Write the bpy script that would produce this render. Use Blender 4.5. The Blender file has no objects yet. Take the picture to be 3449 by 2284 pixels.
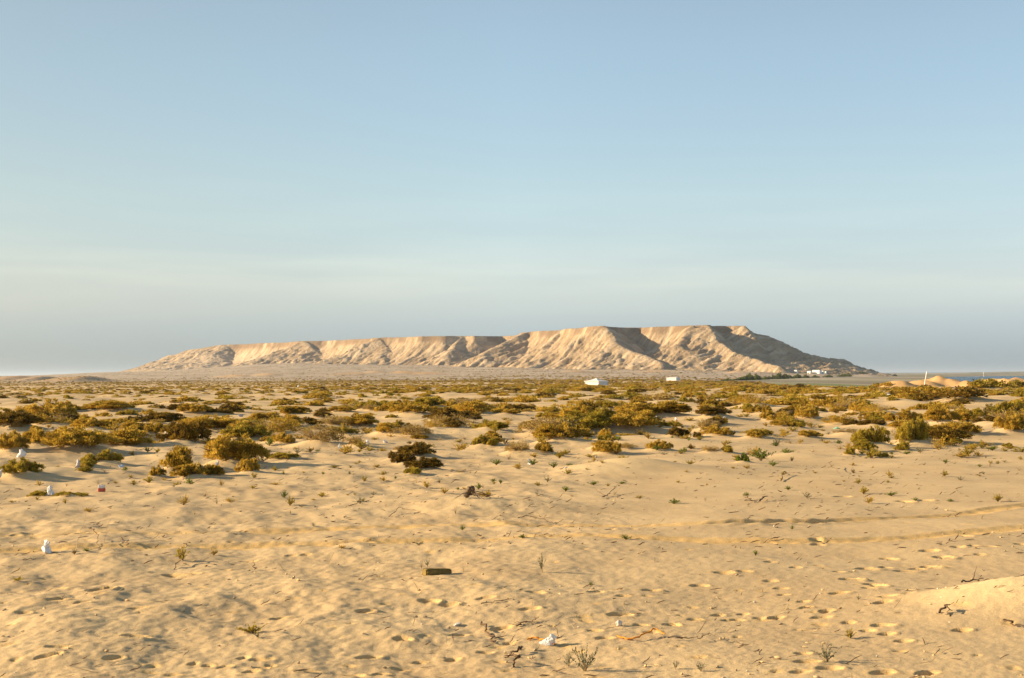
import bpy, math, random
import numpy as np
from mathutils import Vector, Matrix
R = math.radians
scene = bpy.context.scene
col = scene.collection
rng = np.random.default_rng(7)
random.seed(7)

# ------------------------------------------------------------------ camera, sky, sun, exposure
PW, PH, FPX = 3449.0, 2284.0, 4738.0
CAMZ = 1.7
pitch = math.atan(117.5 / FPX)
roll = 0.00377
fwd = Vector((0, math.cos(pitch), math.sin(pitch)))
up0 = Vector((0, -math.sin(pitch), math.cos(pitch)))
r0 = Vector((1, 0, 0))
upv = up0 * math.cos(roll) + r0 * math.sin(roll)
rgt = r0 * math.cos(roll) - up0 * math.sin(roll)
cam = bpy.data.cameras.new("camera")
cam.sensor_width = 36.0
cam.lens = 36.0 * FPX / PW
cam.clip_start = 0.1
cam.clip_end = 120000.0
camo = bpy.data.objects.new("camera", cam)
m = Matrix((rgt, upv, -fwd)).transposed().to_4x4()
m.translation = Vector((0, 0, CAMZ))
camo.matrix_world = m
col.objects.link(camo)
scene.camera = camo

SUN_EL = R(18.0)
SUN_AZ = R(4.0)                      # sun stands to the left, a touch beyond the side
to_sun = Vector((-math.cos(SUN_EL) * math.cos(SUN_AZ), math.cos(SUN_EL) * math.sin(SUN_AZ), math.sin(SUN_EL)))
sun = bpy.data.lights.new("sun", 'SUN')
sun.energy = 4.6
sun.angle = R(0.6)
sun.color = (1.0, 0.80, 0.52)
suno = bpy.data.objects.new("sun", sun)
suno.rotation_euler = to_sun.to_track_quat('Z', 'Y').to_euler()
col.objects.link(suno)

world = bpy.data.worlds.new("World")
scene.world = world
world.use_nodes = True
wn, wl = world.node_tree.nodes, world.node_tree.links
wn.clear()
wout = wn.new("ShaderNodeOutputWorld")
wbg = wn.new("ShaderNodeBackground")
wbg.inputs[1].default_value = 0.10
sky = wn.new("ShaderNodeTexSky")
sky.sky_type = 'NISHITA'
sky.sun_disc = False
sky.sun_elevation = SUN_EL
sky.sun_rotation = R(-90) + SUN_AZ
sky.altitude = 0
sky.air_density = 1.0
sky.dust_density = 0.8
sky.ozone_density = 1.0
wtc = wn.new("ShaderNodeTexCoord")
wsep = wn.new("ShaderNodeSeparateXYZ")
wl.new(wtc.outputs["Generated"], wsep.inputs[0])
wramp = wn.new("ShaderNodeValToRGB")       # dusty air: how the sky's own colour shifts with height above the horizon
wmr = wn.new("ShaderNodeMapRange"); wmr.inputs[2].default_value = 0.27
wl.new(wsep.outputs["Z"], wmr.inputs[0]); wl.new(wmr.outputs[0], wramp.inputs[0])
SKYRAMP = [(0.0000, (0.456, 0.608, 1.016)), (0.0617, (0.442, 0.566, 0.944)), (0.1242, (0.501, 0.583, 0.877)), (0.1710, (0.593, 0.627, 0.828)), (0.2410, (0.679, 0.663, 0.769)), (0.3571, (0.704, 0.699, 0.751)), (0.4950, (0.769, 0.752, 0.739)), (0.6756, (0.806, 0.787, 0.767)), (0.8079, (0.831, 0.817, 0.771)), (0.9512, (0.870, 0.814, 0.749))]
er = wramp.color_ramp; er.interpolation = 'B_SPLINE'
for i, (p, c) in enumerate(SKYRAMP):
    e = er.elements[i] if i < 2 else er.elements.new(p)
    e.position = p
    e.color = (*c, 1)
wmul = wn.new("ShaderNodeMix"); wmul.data_type = 'RGBA'; wmul.blend_type = 'MULTIPLY'
wmul.inputs[0].default_value = 1.0
wl.new(sky.outputs[0], wmul.inputs[6]); wl.new(wramp.outputs[0], wmul.inputs[7])
# the glow on the sun's side is weaker in this dusty air, and a little warmer
wmx = wn.new("ShaderNodeMapRange"); wmx.inputs[1].default_value = -0.4; wmx.inputs[2].default_value = 0.4
wl.new(wsep.outputs["X"], wmx.inputs[0])
wr2 = wn.new("ShaderNodeValToRGB"); wl.new(wmx.outputs[0], wr2.inputs[0])
for i, (p, c) in enumerate([(0.0, (0.79, 0.755, 0.71)), (0.5, (1, 1, 1)), (1.0, (0.99, 0.98, 0.99))]):
    e = wr2.color_ramp.elements[i] if i < 2 else wr2.color_ramp.elements.new(p)
    e.position = p; e.color = (*c, 1)
wm2 = wn.new("ShaderNodeMix"); wm2.data_type = 'RGBA'; wm2.blend_type = 'MULTIPLY'; wm2.inputs[0].default_value = 1.0
wl.new(wmul.outputs[2], wm2.inputs[6]); wl.new(wr2.outputs[0], wm2.inputs[7])
# faint streaks of high thin cloud low in the sky
wmp = wn.new("ShaderNodeMapping"); wmp.inputs["Scale"].default_value = (3.0, 3.0, 34.0); wmp.inputs["Rotation"].default_value = (0, R(1.5), 0)
wl.new(wtc.outputs["Generated"], wmp.inputs[0])
wno = wn.new("ShaderNodeTexNoise"); wno.inputs["Scale"].default_value = 1.6; wno.inputs["Detail"].default_value = 5; wno.inputs["Roughness"].default_value = 0.5
wl.new(wmp.outputs[0], wno.inputs["Vector"])
wcr = wn.new("ShaderNodeValToRGB"); wl.new(wmr.outputs[0], wcr.inputs[0])
for i, (p, c) in enumerate([(0.15, 0.0), (0.27, 1.0), (0.33, 0.5), (0.6, 0.0)]):
    e = wcr.color_ramp.elements[i] if i < 2 else wcr.color_ramp.elements.new(p)
    e.position = p; e.color = (c, c, c, 1)
wnr = wn.new("ShaderNodeMapRange"); wnr.inputs[1].default_value = 0.42; wnr.inputs[2].default_value = 0.68
wl.new(wno.outputs[0], wnr.inputs[0])
wfm = wn.new("ShaderNodeMath"); wfm.operation = 'MULTIPLY'; wl.new(wcr.outputs[0], wfm.inputs[0]); wl.new(wnr.outputs[0], wfm.inputs[1])
wm3 = wn.new("ShaderNodeMix"); wm3.data_type = 'RGBA'; wm3.blend_type = 'MULTIPLY'; wl.new(wfm.outputs[0], wm3.inputs[0])
wl.new(wm2.outputs[2], wm3.inputs[6]); wm3.inputs[7].default_value = (1.15, 1.11, 1.06, 1)
wl.new(wm3.outputs[2], wbg.inputs[0])
wl.new(wbg.outputs[0], wout.inputs[0])

vs = scene.view_settings
vs.view_transform = 'Standard'
vs.look = 'None'
vs.exposure = 1.3
vs.gamma = 1.0
vs.use_curve_mapping = False
scene.cycles.max_bounces = 6
scene.cycles.diffuse_bounces = 3
scene.cycles.transparent_max_bounces = 8

# ------------------------------------------------------------------ helpers: noise, pixels, meshes
_perm = np.random.default_rng(11).permutation(256)
_perm = np.concatenate([_perm, _perm, _perm])
_ang = np.random.default_rng(12).uniform(0, 2 * np.pi, 256)
_gx, _gy = np.cos(_ang), np.sin(_ang)

def perlin(x, y, seed=0):
    x = np.asarray(x, float) + seed * 17.31
    y = np.asarray(y, float) + seed * 5.77
    xi = np.floor(x).astype(np.int64); yi = np.floor(y).astype(np.int64)
    fx, fy = x - xi, y - yi
    u = fx * fx * fx * (fx * (fx * 6 - 15) + 10)
    v = fy * fy * fy * (fy * (fy * 6 - 15) + 10)
    xi &= 255; yi &= 255
    def g(ix, iy, dx, dy):
        h = _perm[_perm[ix & 255] + (iy & 255)]
        return _gx[h] * dx + _gy[h] * dy
    a = g(xi, yi, fx, fy); b = g(xi + 1, yi, fx - 1, fy)
    c = g(xi, yi + 1, fx, fy - 1); d = g(xi + 1, yi + 1, fx - 1, fy - 1)
    return ((a + u * (b - a)) * (1 - v) + (c + u * (d - c)) * v) * 1.5

def fbm(x, y, octaves=4, seed=0, gain=0.5):
    s = 0; a = 1.0; f = 1.0
    for i in range(octaves):
        s = s + a * perlin(x * f, y * f, seed + i * 3)
        a *= gain; f *= 2.03
    return s

def sstep(a, b, x):
    if a > b: return 1 - sstep(b, a, x)
    t = np.clip((x - a) / (b - a), 0, 1)
    return t * t * (3 - 2 * t)

def mesh_np(name, verts, faces, smooth=True):
    """verts (n,3), faces (m,k) of one size k"""
    me = bpy.data.meshes.new(name)
    verts = np.ascontiguousarray(verts, np.float32); faces = np.ascontiguousarray(faces, np.int32)
    k = faces.shape[1]
    me.vertices.add(len(verts)); me.vertices.foreach_set("co", verts.ravel())
    me.loops.add(faces.size); me.loops.foreach_set("vertex_index", faces.ravel())
    me.polygons.add(len(faces))
    me.polygons.foreach_set("loop_start", np.arange(0, faces.size, k, dtype=np.int32))
    me.polygons.foreach_set("loop_total", np.full(len(faces), k, np.int32))
    me.update(calc_edges=True)
    me.polygons.foreach_set("use_smooth", np.full(len(faces), bool(smooth)))
    return me

def add_attr(me, name, vals, domain='POINT'):
    a = me.attributes.new(name, 'FLOAT', domain)
    a.data.foreach_set("value", np.ascontiguousarray(vals, np.float32).ravel())

def grid_faces(nr, nc, wrap=False):
    i = np.arange(nr - 1)[:, None]; j = np.arange(nc if wrap else nc - 1)[None, :]
    jn = (j + 1) % nc
    a = i * nc + j; b = i * nc + jn; c = (i + 1) * nc + jn; d = (i + 1) * nc + j
    return np.stack([a, b, c, d], -1).reshape(-1, 4)

def obj(name, me, mat=None, parent=None, loc=None):
    o = bpy.data.objects.new(name, me)
    if mat is not None and me is not None:
        if not me.materials:
            me.materials.append(mat)
    if parent is not None:
        o.parent = parent
    if loc is not None:
        o.location = loc
    col.objects.link(o)
    return o

def tag(o, label=None, cat=None, group=None, kind=None):
    if label: o["label"] = label
    if cat: o["category"] = cat
    if group: o["group"] = group
    if kind: o["kind"] = kind
    return o

def empty(name, loc, rz=0.0):
    o = bpy.data.objects.new(name, None)
    o.empty_display_size = 0.1
    o.location = loc; o.rotation_euler = (0, 0, rz)
    col.objects.link(o)
    return o

def horizon_y(px):
    return 1266.0 - 13.0 * px / PW

# ------------------------------------------------------------------ materials
def new_mat(name):
    mt = bpy.data.materials.new(name); mt.use_nodes = True
    nt = mt.node_tree
    return mt, nt.nodes, nt.links, nt.nodes["Principled BSDF"]

def N(nodes, t, **kw):
    n = nodes.new(t)
    for k, v in kw.items():
        setattr(n, k, v)
    return n

def ramp(nodes, stops):
    n = nodes.new("ShaderNodeValToRGB")
    for i, (p, c) in enumerate(stops):
        e = n.color_ramp.elements[i] if i < 2 else n.color_ramp.elements.new(p)
        e.position = p
        e.color = (*c, 1) if len(c) == 3 else c
    return n

def mixc(nodes, links, a, b, fac, blend='MIX'):
    n = nodes.new("ShaderNodeMix"); n.data_type = 'RGBA'; n.blend_type = blend
    for s, v in ((0, fac), (6, a), (7, b)):
        if hasattr(v, "is_linked") or hasattr(v, "links"):
            links.new(v, n.inputs[s])
        elif s == 0:
            n.inputs[0].default_value = v
        else:
            n.inputs[s].default_value = (*v, 1)
    return n.outputs[2]

def noise(nodes, links, vec, scale, detail=4, rough=0.55, dist=0.0):
    n = nodes.new("ShaderNodeTexNoise")
    n.inputs["Scale"].default_value = scale; n.inputs["Detail"].default_value = detail
    n.inputs["Roughness"].default_value = rough; n.inputs["Distortion"].default_value = dist
    if vec is not None: links.new(vec, n.inputs["Vector"])
    return n.outputs[0]

def attr(nodes, name):
    n = nodes.new("ShaderNodeAttribute"); n.attribute_name = name
    return n.outputs["Fac"]

def maprange(nodes, links, v, a, b, c=0.0, d=1.0):
    n = nodes.new("ShaderNodeMapRange")
    links.new(v, n.inputs[0])
    for i, x in enumerate((a, b, c, d)): n.inputs[i + 1].default_value = x
    return n.outputs[0]

def bump(nodes, links, h, strength, dist, normal=None):
    n = nodes.new("ShaderNodeBump")
    n.inputs["Strength"].default_value = strength; n.inputs["Distance"].default_value = dist
    links.new(h, n.inputs["Height"])
    if normal is not None: links.new(normal, n.inputs["Normal"])
    return n.outputs[0]

def sand_material():
    mt, nd, lk, bs = new_mat("sand")
    tc = N(nd, "ShaderNodeTexCoord").outputs["Object"]
    big = noise(nd, lk, tc, 0.7, 4, 0.6)
    mid = noise(nd, lk, tc, 5.0, 5, 0.65)
    fine = noise(nd, lk, tc, 60.0, 3, 0.7)
    grain = noise(nd, lk, tc, 260.0, 2, 0.7)
    crust = mixc(nd, lk, (0.470, 0.330, 0.172), (0.555, 0.400, 0.212), maprange(nd, lk, big, 0.35, 0.65))
    crust = mixc(nd, lk, crust, (0.415, 0.297, 0.165), maprange(nd, lk, mid, 0.5, 0.75, 0, 0.6))
    c = mixc(nd, lk, crust, (0.62, 0.385, 0.130), attr(nd, "disturb"))
    c = mixc(nd, lk, c, (0.65, 0.475, 0.245), attr(nd, "drift"))
    pedi = mixc(nd, lk, (0.36, 0.275, 0.195), (0.47, 0.375, 0.27), maprange(nd, lk, noise(nd, lk, tc, 0.02, 6, 0.65), 0.38, 0.62))
    spk = maprange(nd, lk, noise(nd, lk, tc, 0.09, 5, 0.75), 0.50, 0.62, 0, 0.6)
    pedi = mixc(nd, lk, pedi, (0.16, 0.12, 0.07), spk)
    c = mixc(nd, lk, c, pedi, attr(nd, "far"))
    c = mixc(nd, lk, c, (0.56, 0.325, 0.13), attr(nd, "rust"))
    gv = maprange(nd, lk, grain, 0.3, 0.7, 0.78, 1.22)
    gm = N(nd, "ShaderNodeMix", data_type='RGBA', blend_type='MULTIPLY'); gm.inputs[0].default_value = 1
    lk.new(c, gm.inputs[6]); lk.new(gv, gm.inputs[7])
    fv = maprange(nd, lk, fine, 0.3, 0.7, 0.84, 1.15)
    fm = N(nd, "ShaderNodeMix", data_type='RGBA', blend_type='MULTIPLY'); fm.inputs[0].default_value = 1
    lk.new(gm.outputs[2], fm.inputs[6]); lk.new(fv, fm.inputs[7])
    lk.new(fm.outputs[2], bs.inputs["Base Color"])
    bs.inputs["Roughness"].default_value = 0.95
    bs.inputs["Specular IOR Level"].default_value = 0.08
    b1 = bump(nd, lk, mid, 0.22, 0.02)
    b2 = bump(nd, lk, fine, 0.5, 0.006, b1)
    b3 = bump(nd, lk, grain, 0.35, 0.003, b2)
    lk.new(b3, bs.inputs["Normal"])
    return mt

def rock_material():
    mt, nd, lk, bs = new_mat("mesa_rock")
    tc = N(nd, "ShaderNodeTexCoord").outputs["Object"]
    big = noise(nd, lk, tc, 0.012, 4, 0.6)
    mid = noise(nd, lk, tc, 0.08, 6, 0.7)
    fine = noise(nd, lk, tc, 0.5, 4, 0.75)
    c = mixc(nd, lk, (0.365, 0.258, 0.150), (0.445, 0.325, 0.195), maprange(nd, lk, big, 0.38, 0.62))
    c = mixc(nd, lk, c, (0.52, 0.395, 0.262), maprange(nd, lk, mid, 0.52, 0.72, 0, 0.7))
    c = mixc(nd, lk, c, (0.27, 0.185, 0.115), maprange(nd, lk, fine, 0.52, 0.68, 0, 0.75))
    c = mixc(nd, lk, c, (0.22, 0.15, 0.09), maprange(nd, lk, noise(nd, lk, tc, 0.14, 5, 0.75), 0.53, 0.64, 0, 0.65))
    c = mixc(nd, lk, c, (0.27, 0.185, 0.11), maprange(nd, lk, attr(nd, "streak"), 0.05, 0.55, 0, 0.65))
    c = mixc(nd, lk, c, (0.54, 0.41, 0.275), maprange(nd, lk, attr(nd, "streak"), -0.1, -0.6, 0, 0.7))
    c = mixc(nd, lk, c, (0.20, 0.13, 0.075), attr(nd, "cap"))
    sep = N(nd, "ShaderNodeSeparateXYZ"); lk.new(tc, sep.inputs[0])
    lk.new(c, bs.inputs["Base Color"])
    bs.inputs["Roughness"].default_value = 0.95
    bs.inputs["Specular IOR Level"].default_value = 0.05
    b = bump(nd, lk, mid, 0.7, 3.0)
    b = bump(nd, lk, fine, 0.8, 1.2, b)
    lk.new(b, bs.inputs["Normal"])
    return mt

def foliage_material(name, stops, trans=0.25):
    mt, nd, lk, bs = new_mat(name)
    oi = N(nd, "ShaderNodeObjectInfo")
    t = attr(nd, "tint")
    rv = maprange(nd, lk, oi.outputs["Random"], 0, 1, -0.14, 0.14)
    ad = N(nd, "ShaderNodeMath", operation='ADD'); lk.new(t, ad.inputs[0]); lk.new(rv, ad.inputs[1])
    rp = ramp(nd, stops); lk.new(ad.outputs[0], rp.inputs[0])
    lk.new(rp.outputs[0], bs.inputs["Base Color"])
    bs.inputs["Roughness"].default_value = 0.75
    bs.inputs["Specular IOR Level"].default_value = 0.15
    tr = N(nd, "ShaderNodeBsdfTranslucent"); lk.new(rp.outputs[0], tr.inputs[0])
    mx = N(nd, "ShaderNodeMixShader"); mx.inputs[0].default_value = trans
    out = nd["Material Output"]
    lk.new(bs.outputs[0], mx.inputs[1]); lk.new(tr.outputs[0], mx.inputs[2]); lk.new(mx.outputs[0], out.inputs[0])
    return mt

def plain_material(name, c1, c2, scale=20.0, rough=0.8, spec=0.2, bmp=0.0, dist=0.01, trans=0.0):
    mt, nd, lk, bs = new_mat(name)
    tc = N(nd, "ShaderNodeTexCoord").outputs["Object"]
    n = noise(nd, lk, tc, scale, 5, 0.65)
    c = mixc(nd, lk, c1, c2, maprange(nd, lk, n, 0.35, 0.65))
    lk.new(c, bs.inputs["Base Color"])
    bs.inputs["Roughness"].default_value = rough
    bs.inputs["Specular IOR Level"].default_value = spec
    if bmp: lk.new(bump(nd, lk, n, bmp, dist), bs.inputs["Normal"])
    if trans:
        tr = N(nd, "ShaderNodeBsdfTranslucent"); lk.new(c, tr.inputs[0])
        mx = N(nd, "ShaderNodeMixShader"); mx.inputs[0].default_value = trans
        lk.new(bs.outputs[0], mx.inputs[1]); lk.new(tr.outputs[0], mx.inputs[2])
        lk.new(mx.outputs[0], nd["Material Output"].inputs[0])
    return mt

M = {}
M["sand"] = sand_material()
M["rock"] = rock_material()
M["gold"] = foliage_material("golden_foliage", [(0.0, (0.17, 0.105, 0.014)), (0.35, (0.38, 0.245, 0.030)), (0.65, (0.52, 0.335, 0.042)), (1.0, (0.60, 0.42, 0.08))], 0.42)
M["olive"] = foliage_material("olive_foliage", [(0.0, (0.13, 0.095, 0.012)), (0.4, (0.33, 0.245, 0.028)), (0.75, (0.45, 0.325, 0.038)), (1.0, (0.55, 0.40, 0.07))], 0.42)
M["dark"] = foliage_material("dark_foliage", [(0.0, (0.05, 0.032, 0.007)), (0.5, (0.17, 0.105, 0.014)), (1.0, (0.33, 0.20, 0.025))], 0.3)
M["greyish"] = foliage_material("dry_grey_foliage", [(0.0, (0.16, 0.105, 0.026)), (0.5, (0.38, 0.255, 0.075)), (1.0, (0.55, 0.39, 0.13))], 0.4)
M["green"] = foliage_material("green_foliage", [(0.0, (0.06, 0.075, 0.010)), (0.5, (0.16, 0.19, 0.025)), (1.0, (0.30, 0.31, 0.05))], 0.4)
M["sage"] = foliage_material("sage_foliage", [(0.0, (0.08, 0.085, 0.045)), (0.5, (0.17, 0.175, 0.10)), (1.0, (0.32, 0.30, 0.19))], 0.3)
M["tree"] = foliage_material("tamarisk_foliage", [(0.0, (0.05, 0.062, 0.015)), (0.5, (0.13, 0.145, 0.03)), (1.0, (0.22, 0.21, 0.05))], 0.35)
M["stem"] = plain_material("stem_bark", (0.10, 0.065, 0.035), (0.20, 0.14, 0.085), 30)
M["drystem"] = plain_material("dry_straw", (0.26, 0.18, 0.09), (0.42, 0.31, 0.17), 30)
M["deadwood"] = plain_material("dead_wood", (0.075, 0.042, 0.022), (0.16, 0.10, 0.055), 25, bmp=0.5)
M["plastic"] = plain_material("white_plastic", (0.80, 0.79, 0.77), (0.70, 0.69, 0.68), 12, 0.45, 0.4, trans=0.25)
M["dustplastic"] = plain_material("dusty_plastic", (0.62, 0.56, 0.47), (0.74, 0.70, 0.63), 14, 0.6, 0.3, trans=0.2)
M["greyplastic"] = plain_material("grey_plastic", (0.40, 0.40, 0.43), (0.56, 0.55, 0.57), 14, 0.5, 0.35, trans=0.2)
M["blueplastic"] = plain_material("blue_plastic", (0.45, 0.55, 0.68), (0.6, 0.68, 0.76), 14, 0.5, 0.35)
M["redcard"] = plain_material("red_card", (0.62, 0.13, 0.07), (0.52, 0.10, 0.06), 14, 0.6, 0.3)
M["greennet"] = plain_material("green_net", (0.20, 0.48, 0.36), (0.30, 0.55, 0.42), 14, 0.7, 0.2)
M["orange"] = plain_material("orange_strap", (0.62, 0.24, 0.02), (0.50, 0.19, 0.02), 25, 0.7, 0.2)
M["brick"] = plain_material("weathered_brick", (0.17, 0.115, 0.032), (0.23, 0.165, 0.055), 30, 0.9, 0.1, 0.6, 0.006)
M["tent"] = plain_material("tent_cloth", (0.80, 0.76, 0.71), (0.74, 0.70, 0.66), 0.8, 0.8, 0.1, trans=0.12)
M["whitewash"] = plain_material("whitewashed_wall", (0.80, 0.78, 0.74), (0.72, 0.70, 0.66), 0.6, 0.85, 0.1)
M["window"] = plain_material("window_glass", (0.05, 0.05, 0.055), (0.07, 0.07, 0.075), 1.0, 0.2, 0.5)
M["door"] = plain_material("painted_door", (0.22, 0.17, 0.12), (0.28, 0.21, 0.15), 1.0, 0.6, 0.2)
M["post"] = plain_material("white_post_paint", (0.80, 0.77, 0.70), (0.70, 0.66, 0.58), 3.0, 0.7, 0.2)
M["metal"] = plain_material("tent_pole_metal", (0.45, 0.45, 0.45), (0.55, 0.55, 0.55), 3.0, 0.4, 0.4)
M["stone"] = plain_material("pale_stone", (0.46, 0.38, 0.28), (0.58, 0.50, 0.39), 12.0, 0.9, 0.1, 0.5, 0.01)

# ------------------------------------------------------------------ terrain
DT = np.array([0, 15, 30, 60, 120, 200, 300, 400, 500, 600, 800, 1100, 1350, 1450, 1650, 2000, 2400, 3500, 6000, 60000], float)
AT = np.array([-0.36, -0.27, -0.15, 0.0, 0.10, 0.165, 0.21, 0.25, 0.28, 0.36])
near = [0, 0, 0, 0.02, -0.15, -0.55, -1.1, -1.6, -1.75, -1.8, -1.8]
TT = np.array([
    near + [-1.4, -0.9, -0.6, -0.2, 0.4, 0.9, 1.4, 1.6, 1.6],
    near + [-0.6, 0.8, 1.6, 3.0, 5.0, 7.5, 9.5, 6.0, 1.6],
    near + [1.0, 4.5, 6.5, 10.0, 16.0, 22.0, 24.0, 20.0, 1.6],
    near + [0.8, 4.0, 5.5, 9.0, 14.0, 14.0, 14.0, 10.0, 1.6],
    near + [0.0, 3.5, 5.5, 6.5, 6.0, 6.0, 6.0, 4.0, 1.6],
    [0, 0, 0, 0.02, -0.15, -0.55, -1.1, -1.6, -1.9, -2.2, -3.2, -1.5, 1.0, 3.0, 3.0, 3.0, 3.0, -4, -6, -6],
    [0, 0, 0, 0.02, -0.15, -0.6, -1.4, -2.3, -3.6, -4, -4, -4, -2.2, 0.8, 1.2, 1.2, 0.0, -5, -6, -6],
    [0, 0, 0, 0.02, -0.15, -0.6, -1.8, -3.4, -5, -5, -5, -5, -5, -4.5, 0.6, 1.0, -4, -6, -6, -6],
    [0, 0, 0, 0.02, -0.12, -0.55, -1.9, -4.5, -6, -6, -6, -6, -6, -6, -5, -6, -6, -6, -6, -6],
    [0, 0, 0, 0.02, -0.12, -0.5, -2.0, -5, -6, -6, -6, -6, -6, -6, -6, -6, -6, -6, -6, -6]], float)
_lt = np.log(DT + 20.0)

def interp_rows(a, d):
    ld = np.log(d + 20.0)
    i = np.clip(np.searchsorted(_lt, ld) - 1, 0, len(_lt) - 2)
    f = np.clip((ld - _lt[i]) / (_lt[i + 1] - _lt[i]), 0, 1); f = f * f * (3 - 2 * f) * 0.5 + f * 0.5
    j = np.clip(np.searchsorted(AT, a) - 1, 0, len(AT) - 2)
    g = np.clip((a - AT[j]) / (AT[j + 1] - AT[j]), 0, 1); g = g * g * (3 - 2 * g)
    top = TT[j, i] * (1 - f) + TT[j, i + 1] * f
    bot = TT[j + 1, i] * (1 - f) + TT[j + 1, i + 1] * f
    return top * (1 - g) + bot * g

# hand-shaped bumps: (x, y, rx, ry, height)  dunes by the lagoon, spoil mounds, low brown hills
BUMPS = []
def bump_px(px, py_top, d, rxpx, ry, hscale=1.0):
    a = (px - 1724.5) / FPX
    y = d; x = a * d
    ztop = CAMZ - (py_top - horizon_y(px)) / FPX * d
    z0 = float(interp_rows(np.array([a]), np.array([math.hypot(x, y)]))[0])
    BUMPS.append((x, y, rxpx / FPX * d, ry, (ztop - z0) * hscale))
for b in [(3160, 1280, 245, 160, 10), (3400, 1279, 240, 190, 10), (3020, 1284, 235, 70, 7), (3095, 1279, 240, 60, 7), (3158, 1271, 245, 46, 7), (3205, 1277, 240, 44, 6),
          (3262, 1281, 235, 45, 7), (3330, 1283, 230, 50, 7), (3388, 1274, 235, 46, 7), (3440, 1282, 235, 40, 7), (3520, 1280, 235, 60, 8), (3620, 1276, 235, 70, 8)]:
    bump_px(*b)
NDUNE = len(BUMPS)
for b in [(290, 1266, 760, 48, 40), (245, 1269, 770, 70, 44), (60, 1266, 800, 60, 40), (140, 1267, 800, 40, 36), (-60, 1265, 800, 70, 40)]:
    bump_px(*b)
NSPOIL = len(BUMPS)
for b in [(790, 1262, 1000, 60, 30), (900, 1257, 1020, 50, 26), (1180, 1254, 1150, 60, 30), (1270, 1248, 1200, 45, 26), (1360, 1250, 1200, 55, 30), (1440, 1254, 1180, 60, 28),
          (1940, 1246, 1250, 45, 16), (2210, 1248, 1300, 60, 16), (2480, 1250, 1330, 40, 14)]:
    bump_px(*b)

def macro(x, y):
    x = np.asarray(x, float); y = np.asarray(y, float)
    d = np.hypot(x, y)
    th = np.arctan2(x, y)
    a = np.tan(np.clip(th, -0.45, 0.45))
    z = interp_rows(a, d)
    top = np.zeros(z.shape)
    for (bx, by, rx, ry, h) in BUMPS:
        q = ((x - bx) / rx) ** 2 + ((y - by) / ry) ** 2
        top = np.maximum(top, h * np.exp(-q))
    return z + top

_ds = np.exp(np.linspace(math.log(3.0), math.log(6000.0), 4000))
def px_ground(px, py, zoff=0.0):
    dx = (px - PW / 2) / FPX; dy = -(py - PH / 2) / FPX
    v = fwd + rgt * dx + upv * dy
    k = _ds / math.hypot(v.x, v.y)
    xs, ys, zs = v.x * k, v.y * k, CAMZ + v.z * k
    below = zs < macro(xs, ys) + zoff
    i = int(np.argmax(below)) if below.any() else len(_ds) - 1
    return float(xs[i]), float(ys[i]), float(_ds[i])

# polar grid rings and spokes (fine in front of the camera)
def steps(a, b, rel):
    n = max(2, int(math.log(b / a) / rel))
    return np.exp(np.linspace(math.log(a), math.log(b), n))[:-1]
RINGS = np.concatenate([[0.4, 1.0, 2.0, 3.0], steps(4.0, 6.6, 0.012), steps(6.6, 30, 0.0025), steps(30, 150, 0.005), steps(150, 3200, 0.008), steps(3200, 60000, 0.06), [60000.0]])
inner = np.arange(-0.40, 0.4001, 0.0016)
so = np.concatenate([np.arange(0.41, 0.75, 0.01), np.arange(0.78, math.pi - 0.02, 0.06)])
SPK = np.concatenate([-so[::-1], inner, so])
TH, RD = np.meshgrid(SPK, RINGS)
GX, GY = RD * np.sin(TH), RD * np.cos(TH)
H = macro(GX, GY)
SH = H.shape
disturb = np.zeros(SH); drift = np.zeros(SH)
nearf = 1 - sstep(60, 220, RD)
# rolling ground, wind-blown dimples, small ripples
dz = sstep(190, 225, RD) * (1 - sstep(270, 300, RD)) * sstep(0.245, 0.27, np.tan(np.clip(TH, -1, 1)))
H += 0.32 * dz * fbm(GX / 4.5, GY / 9.0, 4, 15)
H += 0.05 * fbm(GX / 3.2, GY / 3.2, 2, 1) * (1 - sstep(25, 60, RD))
H += (0.16 * sstep(20, 34, RD) + 0.10 * sstep(60, 120, RD)) * fbm(GX / 7.0, GY / 7.0, 3, 2) * (1 - 0.5 * sstep(300, 900, RD))
H += 0.6 * sstep(700, 1100, RD) * fbm(GX / 45.0, GY / 45.0, 4, 3)
fineM = (1 - sstep(35, 70, RD))
wx = GX * 0.9 + GY * 0.35; wy = -GX * 0.35 + GY * 0.9
rough_side = 0.22 + 0.90 * sstep(1.2, -1.2, GX - 0.05 * GY) 
H += 0.027 * fbm(wx / 0.62, wy / 0.95, 2, 5) * fineM * rough_side
patch = sstep(-0.25, 0.5, fbm(GX / 2.5, GY / 2.5, 2, 8))
H += 0.010 * fbm(wx / 0.20, wy / 0.30, 2, 6) * fineM * rough_side * (0.35 + 0.65 * patch)
H += 0.0024 * perlin(GX / 0.038, GY / 0.05, 10) * (1 - sstep(10, 17, RD))
H += 0.0060 * (0.35 + 0.65 * rough_side) * fbm(GX / 0.085, GY / 0.085, 2, 9) * (1 - sstep(14, 26, RD))

def local(x, y, r):
    d = math.hypot(x, y); th = math.atan2(x, y)
    i0 = int(np.searchsorted(RINGS, d - r)); i1 = int(np.searchsorted(RINGS, d + r)) + 1
    da = r / max(d, 0.5)
    j0 = int(np.searchsorted(SPK, th - da)); j1 = int(np.searchsorted(SPK, th + da)) + 1
    return slice(i0, i1), slice(j0, j1)

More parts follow.
